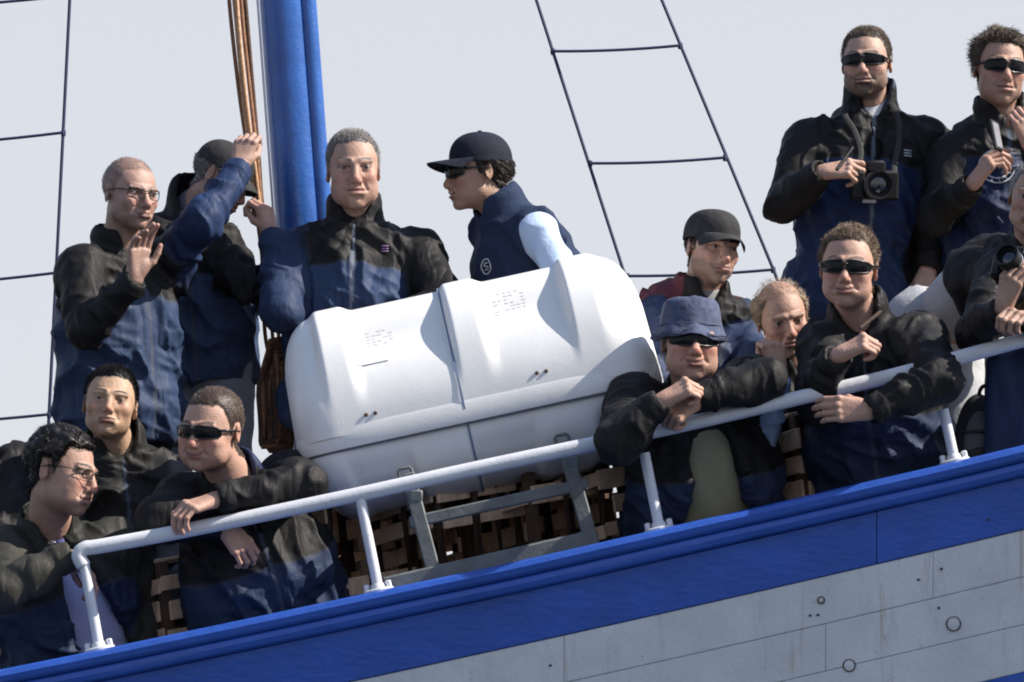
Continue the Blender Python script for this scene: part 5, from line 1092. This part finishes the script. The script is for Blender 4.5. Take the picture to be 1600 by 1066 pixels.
# pocket camera held by the standing man: small dark stylus-like remote
def slab(name, c, fwd, up, e, label, cat, material="camera_black", screen=None):
    A = frame(fwd, up); r = root(name, c, label, cat); mb = MB(); mb.box(c, e, A, min(e) * 0.6); mb.build("case", material, r)
    if screen: mb = MB(); mb.box(c + A[1] * (e[1] + 0.0006), (e[0] * 0.86, 0.0006, e[2] * 0.8), A); mb.build("screen", screen, r)
    return r
hl = W(1320, 248, 1.24); slab("pen", hl, (0.3, -1, 0.3), (0.6, 0, 0.8), (0.006, 0.006, 0.055), "slim dark pen held in the bearded standing man's fingers", "pen")
hp = W(1556, 212, 1.14); slab("phone", hp, (0.85, -0.45, 0.2), (0.1, 0, 1), (0.028, 0.006, 0.052), "small slim phone held up by the wavy haired man", "phone", "camera_black", "silver")
hk_ = W(1360, 500, -0.12); slab("pen", hk_, (0.3, -1, 0.2), (0.75, -0.2, 0.6), (0.005, 0.005, 0.045), "thin reddish stick in the charcoal jacket man's fist", "pen", "rust")
# camera of the bending photographer
dslr(W(1592, 425, -0.06), (-0.45, -0.75, 0.42), (0.2, 0.3, 1), "black camera with short lens held by the bending man at right", lens_len=0.075, lens_r=0.034)
# backpack by the rail at right
bp_ = W(1532, 735, 0.22); bk = root("backpack", bp_, "black and grey backpack standing behind the rail post at right", "backpack")
f = Field(bp_ + np.array([-0.12, -0.12, -0.12]), bp_ + np.array([0.12, 0.16, 0.30]), 0.006); c0 = bp_ + np.array([0, 0.03, 0.06])
f.ell(c0, (0.075, 0.075, 0.17), 0.03); f.ell(c0 + np.array([0, -0.02, -0.06]), (0.072, 0.07, 0.11), 0.04); V, Q = f.mesh(2); obj("bag", raw_mesh("bag", V - bp_, Q, "bag_black"), bk)
f = Field(bp_ + np.array([-0.1, -0.15, -0.12]), bp_ + np.array([0.1, 0.05, 0.25]), 0.005); f.ell(c0 + np.array([0, -0.062, 0.01]), (0.052, 0.024, 0.105), 0.01); V, Q = f.mesh(2); obj("front_panel", raw_mesh("front_panel", V - bp_, Q, "bag_grey"), bk)
mb = MB(); mb.tube([c0 + np.array([x_, -0.07 - 0.02 * math.cos(x_ * 20), 0.05]) for x_ in np.linspace(-0.06, 0.06, 9)], 0.005, 6); mb.build("zip", "bag_black", bk, sharp=0)
mb = MB(); mb.tube([c0 + np.array([0.01 + 0.018 * math.cos(a), -0.088, 0.155 + 0.03 * math.sin(a)]) for a in np.linspace(0, 3.14, 12)], 0.006, 6); mb.build("handle", "bag_black", bk, sharp=0)
# dark cloth hanging inside the rail at the right edge
ct = W(1590, 720, 0.12); f = Field(W(1530, 760, 0.05) - 0.05, W(1700, 530, 0.30) + 0.05, 0.008)
for t in np.linspace(0, 1, 8): f.cone(W(1562 + 118 * t, 566 - 26 * t, 0.12 + 0.02 * math.sin(t * 9)), W(1556 + 124 * t, 735, 0.14 + 0.025 * math.sin(t * 11)), 0.035, 0.048, 0.03)
V, Q = f.mesh(2); Nn = vnormals(V, Q); V = V + Nn * ((noise(V * (26, 10, 7), 3) - 0.5) * 0.02)[:, None]
o = obj("cloth", raw_mesh("cloth", V - ct, Q, "nylon", np.repeat(np.array([DKNAVY]), len(V), 0)), None, ct); tag(o, "dark navy cloth hanging below the rail at the right edge", "cloth")
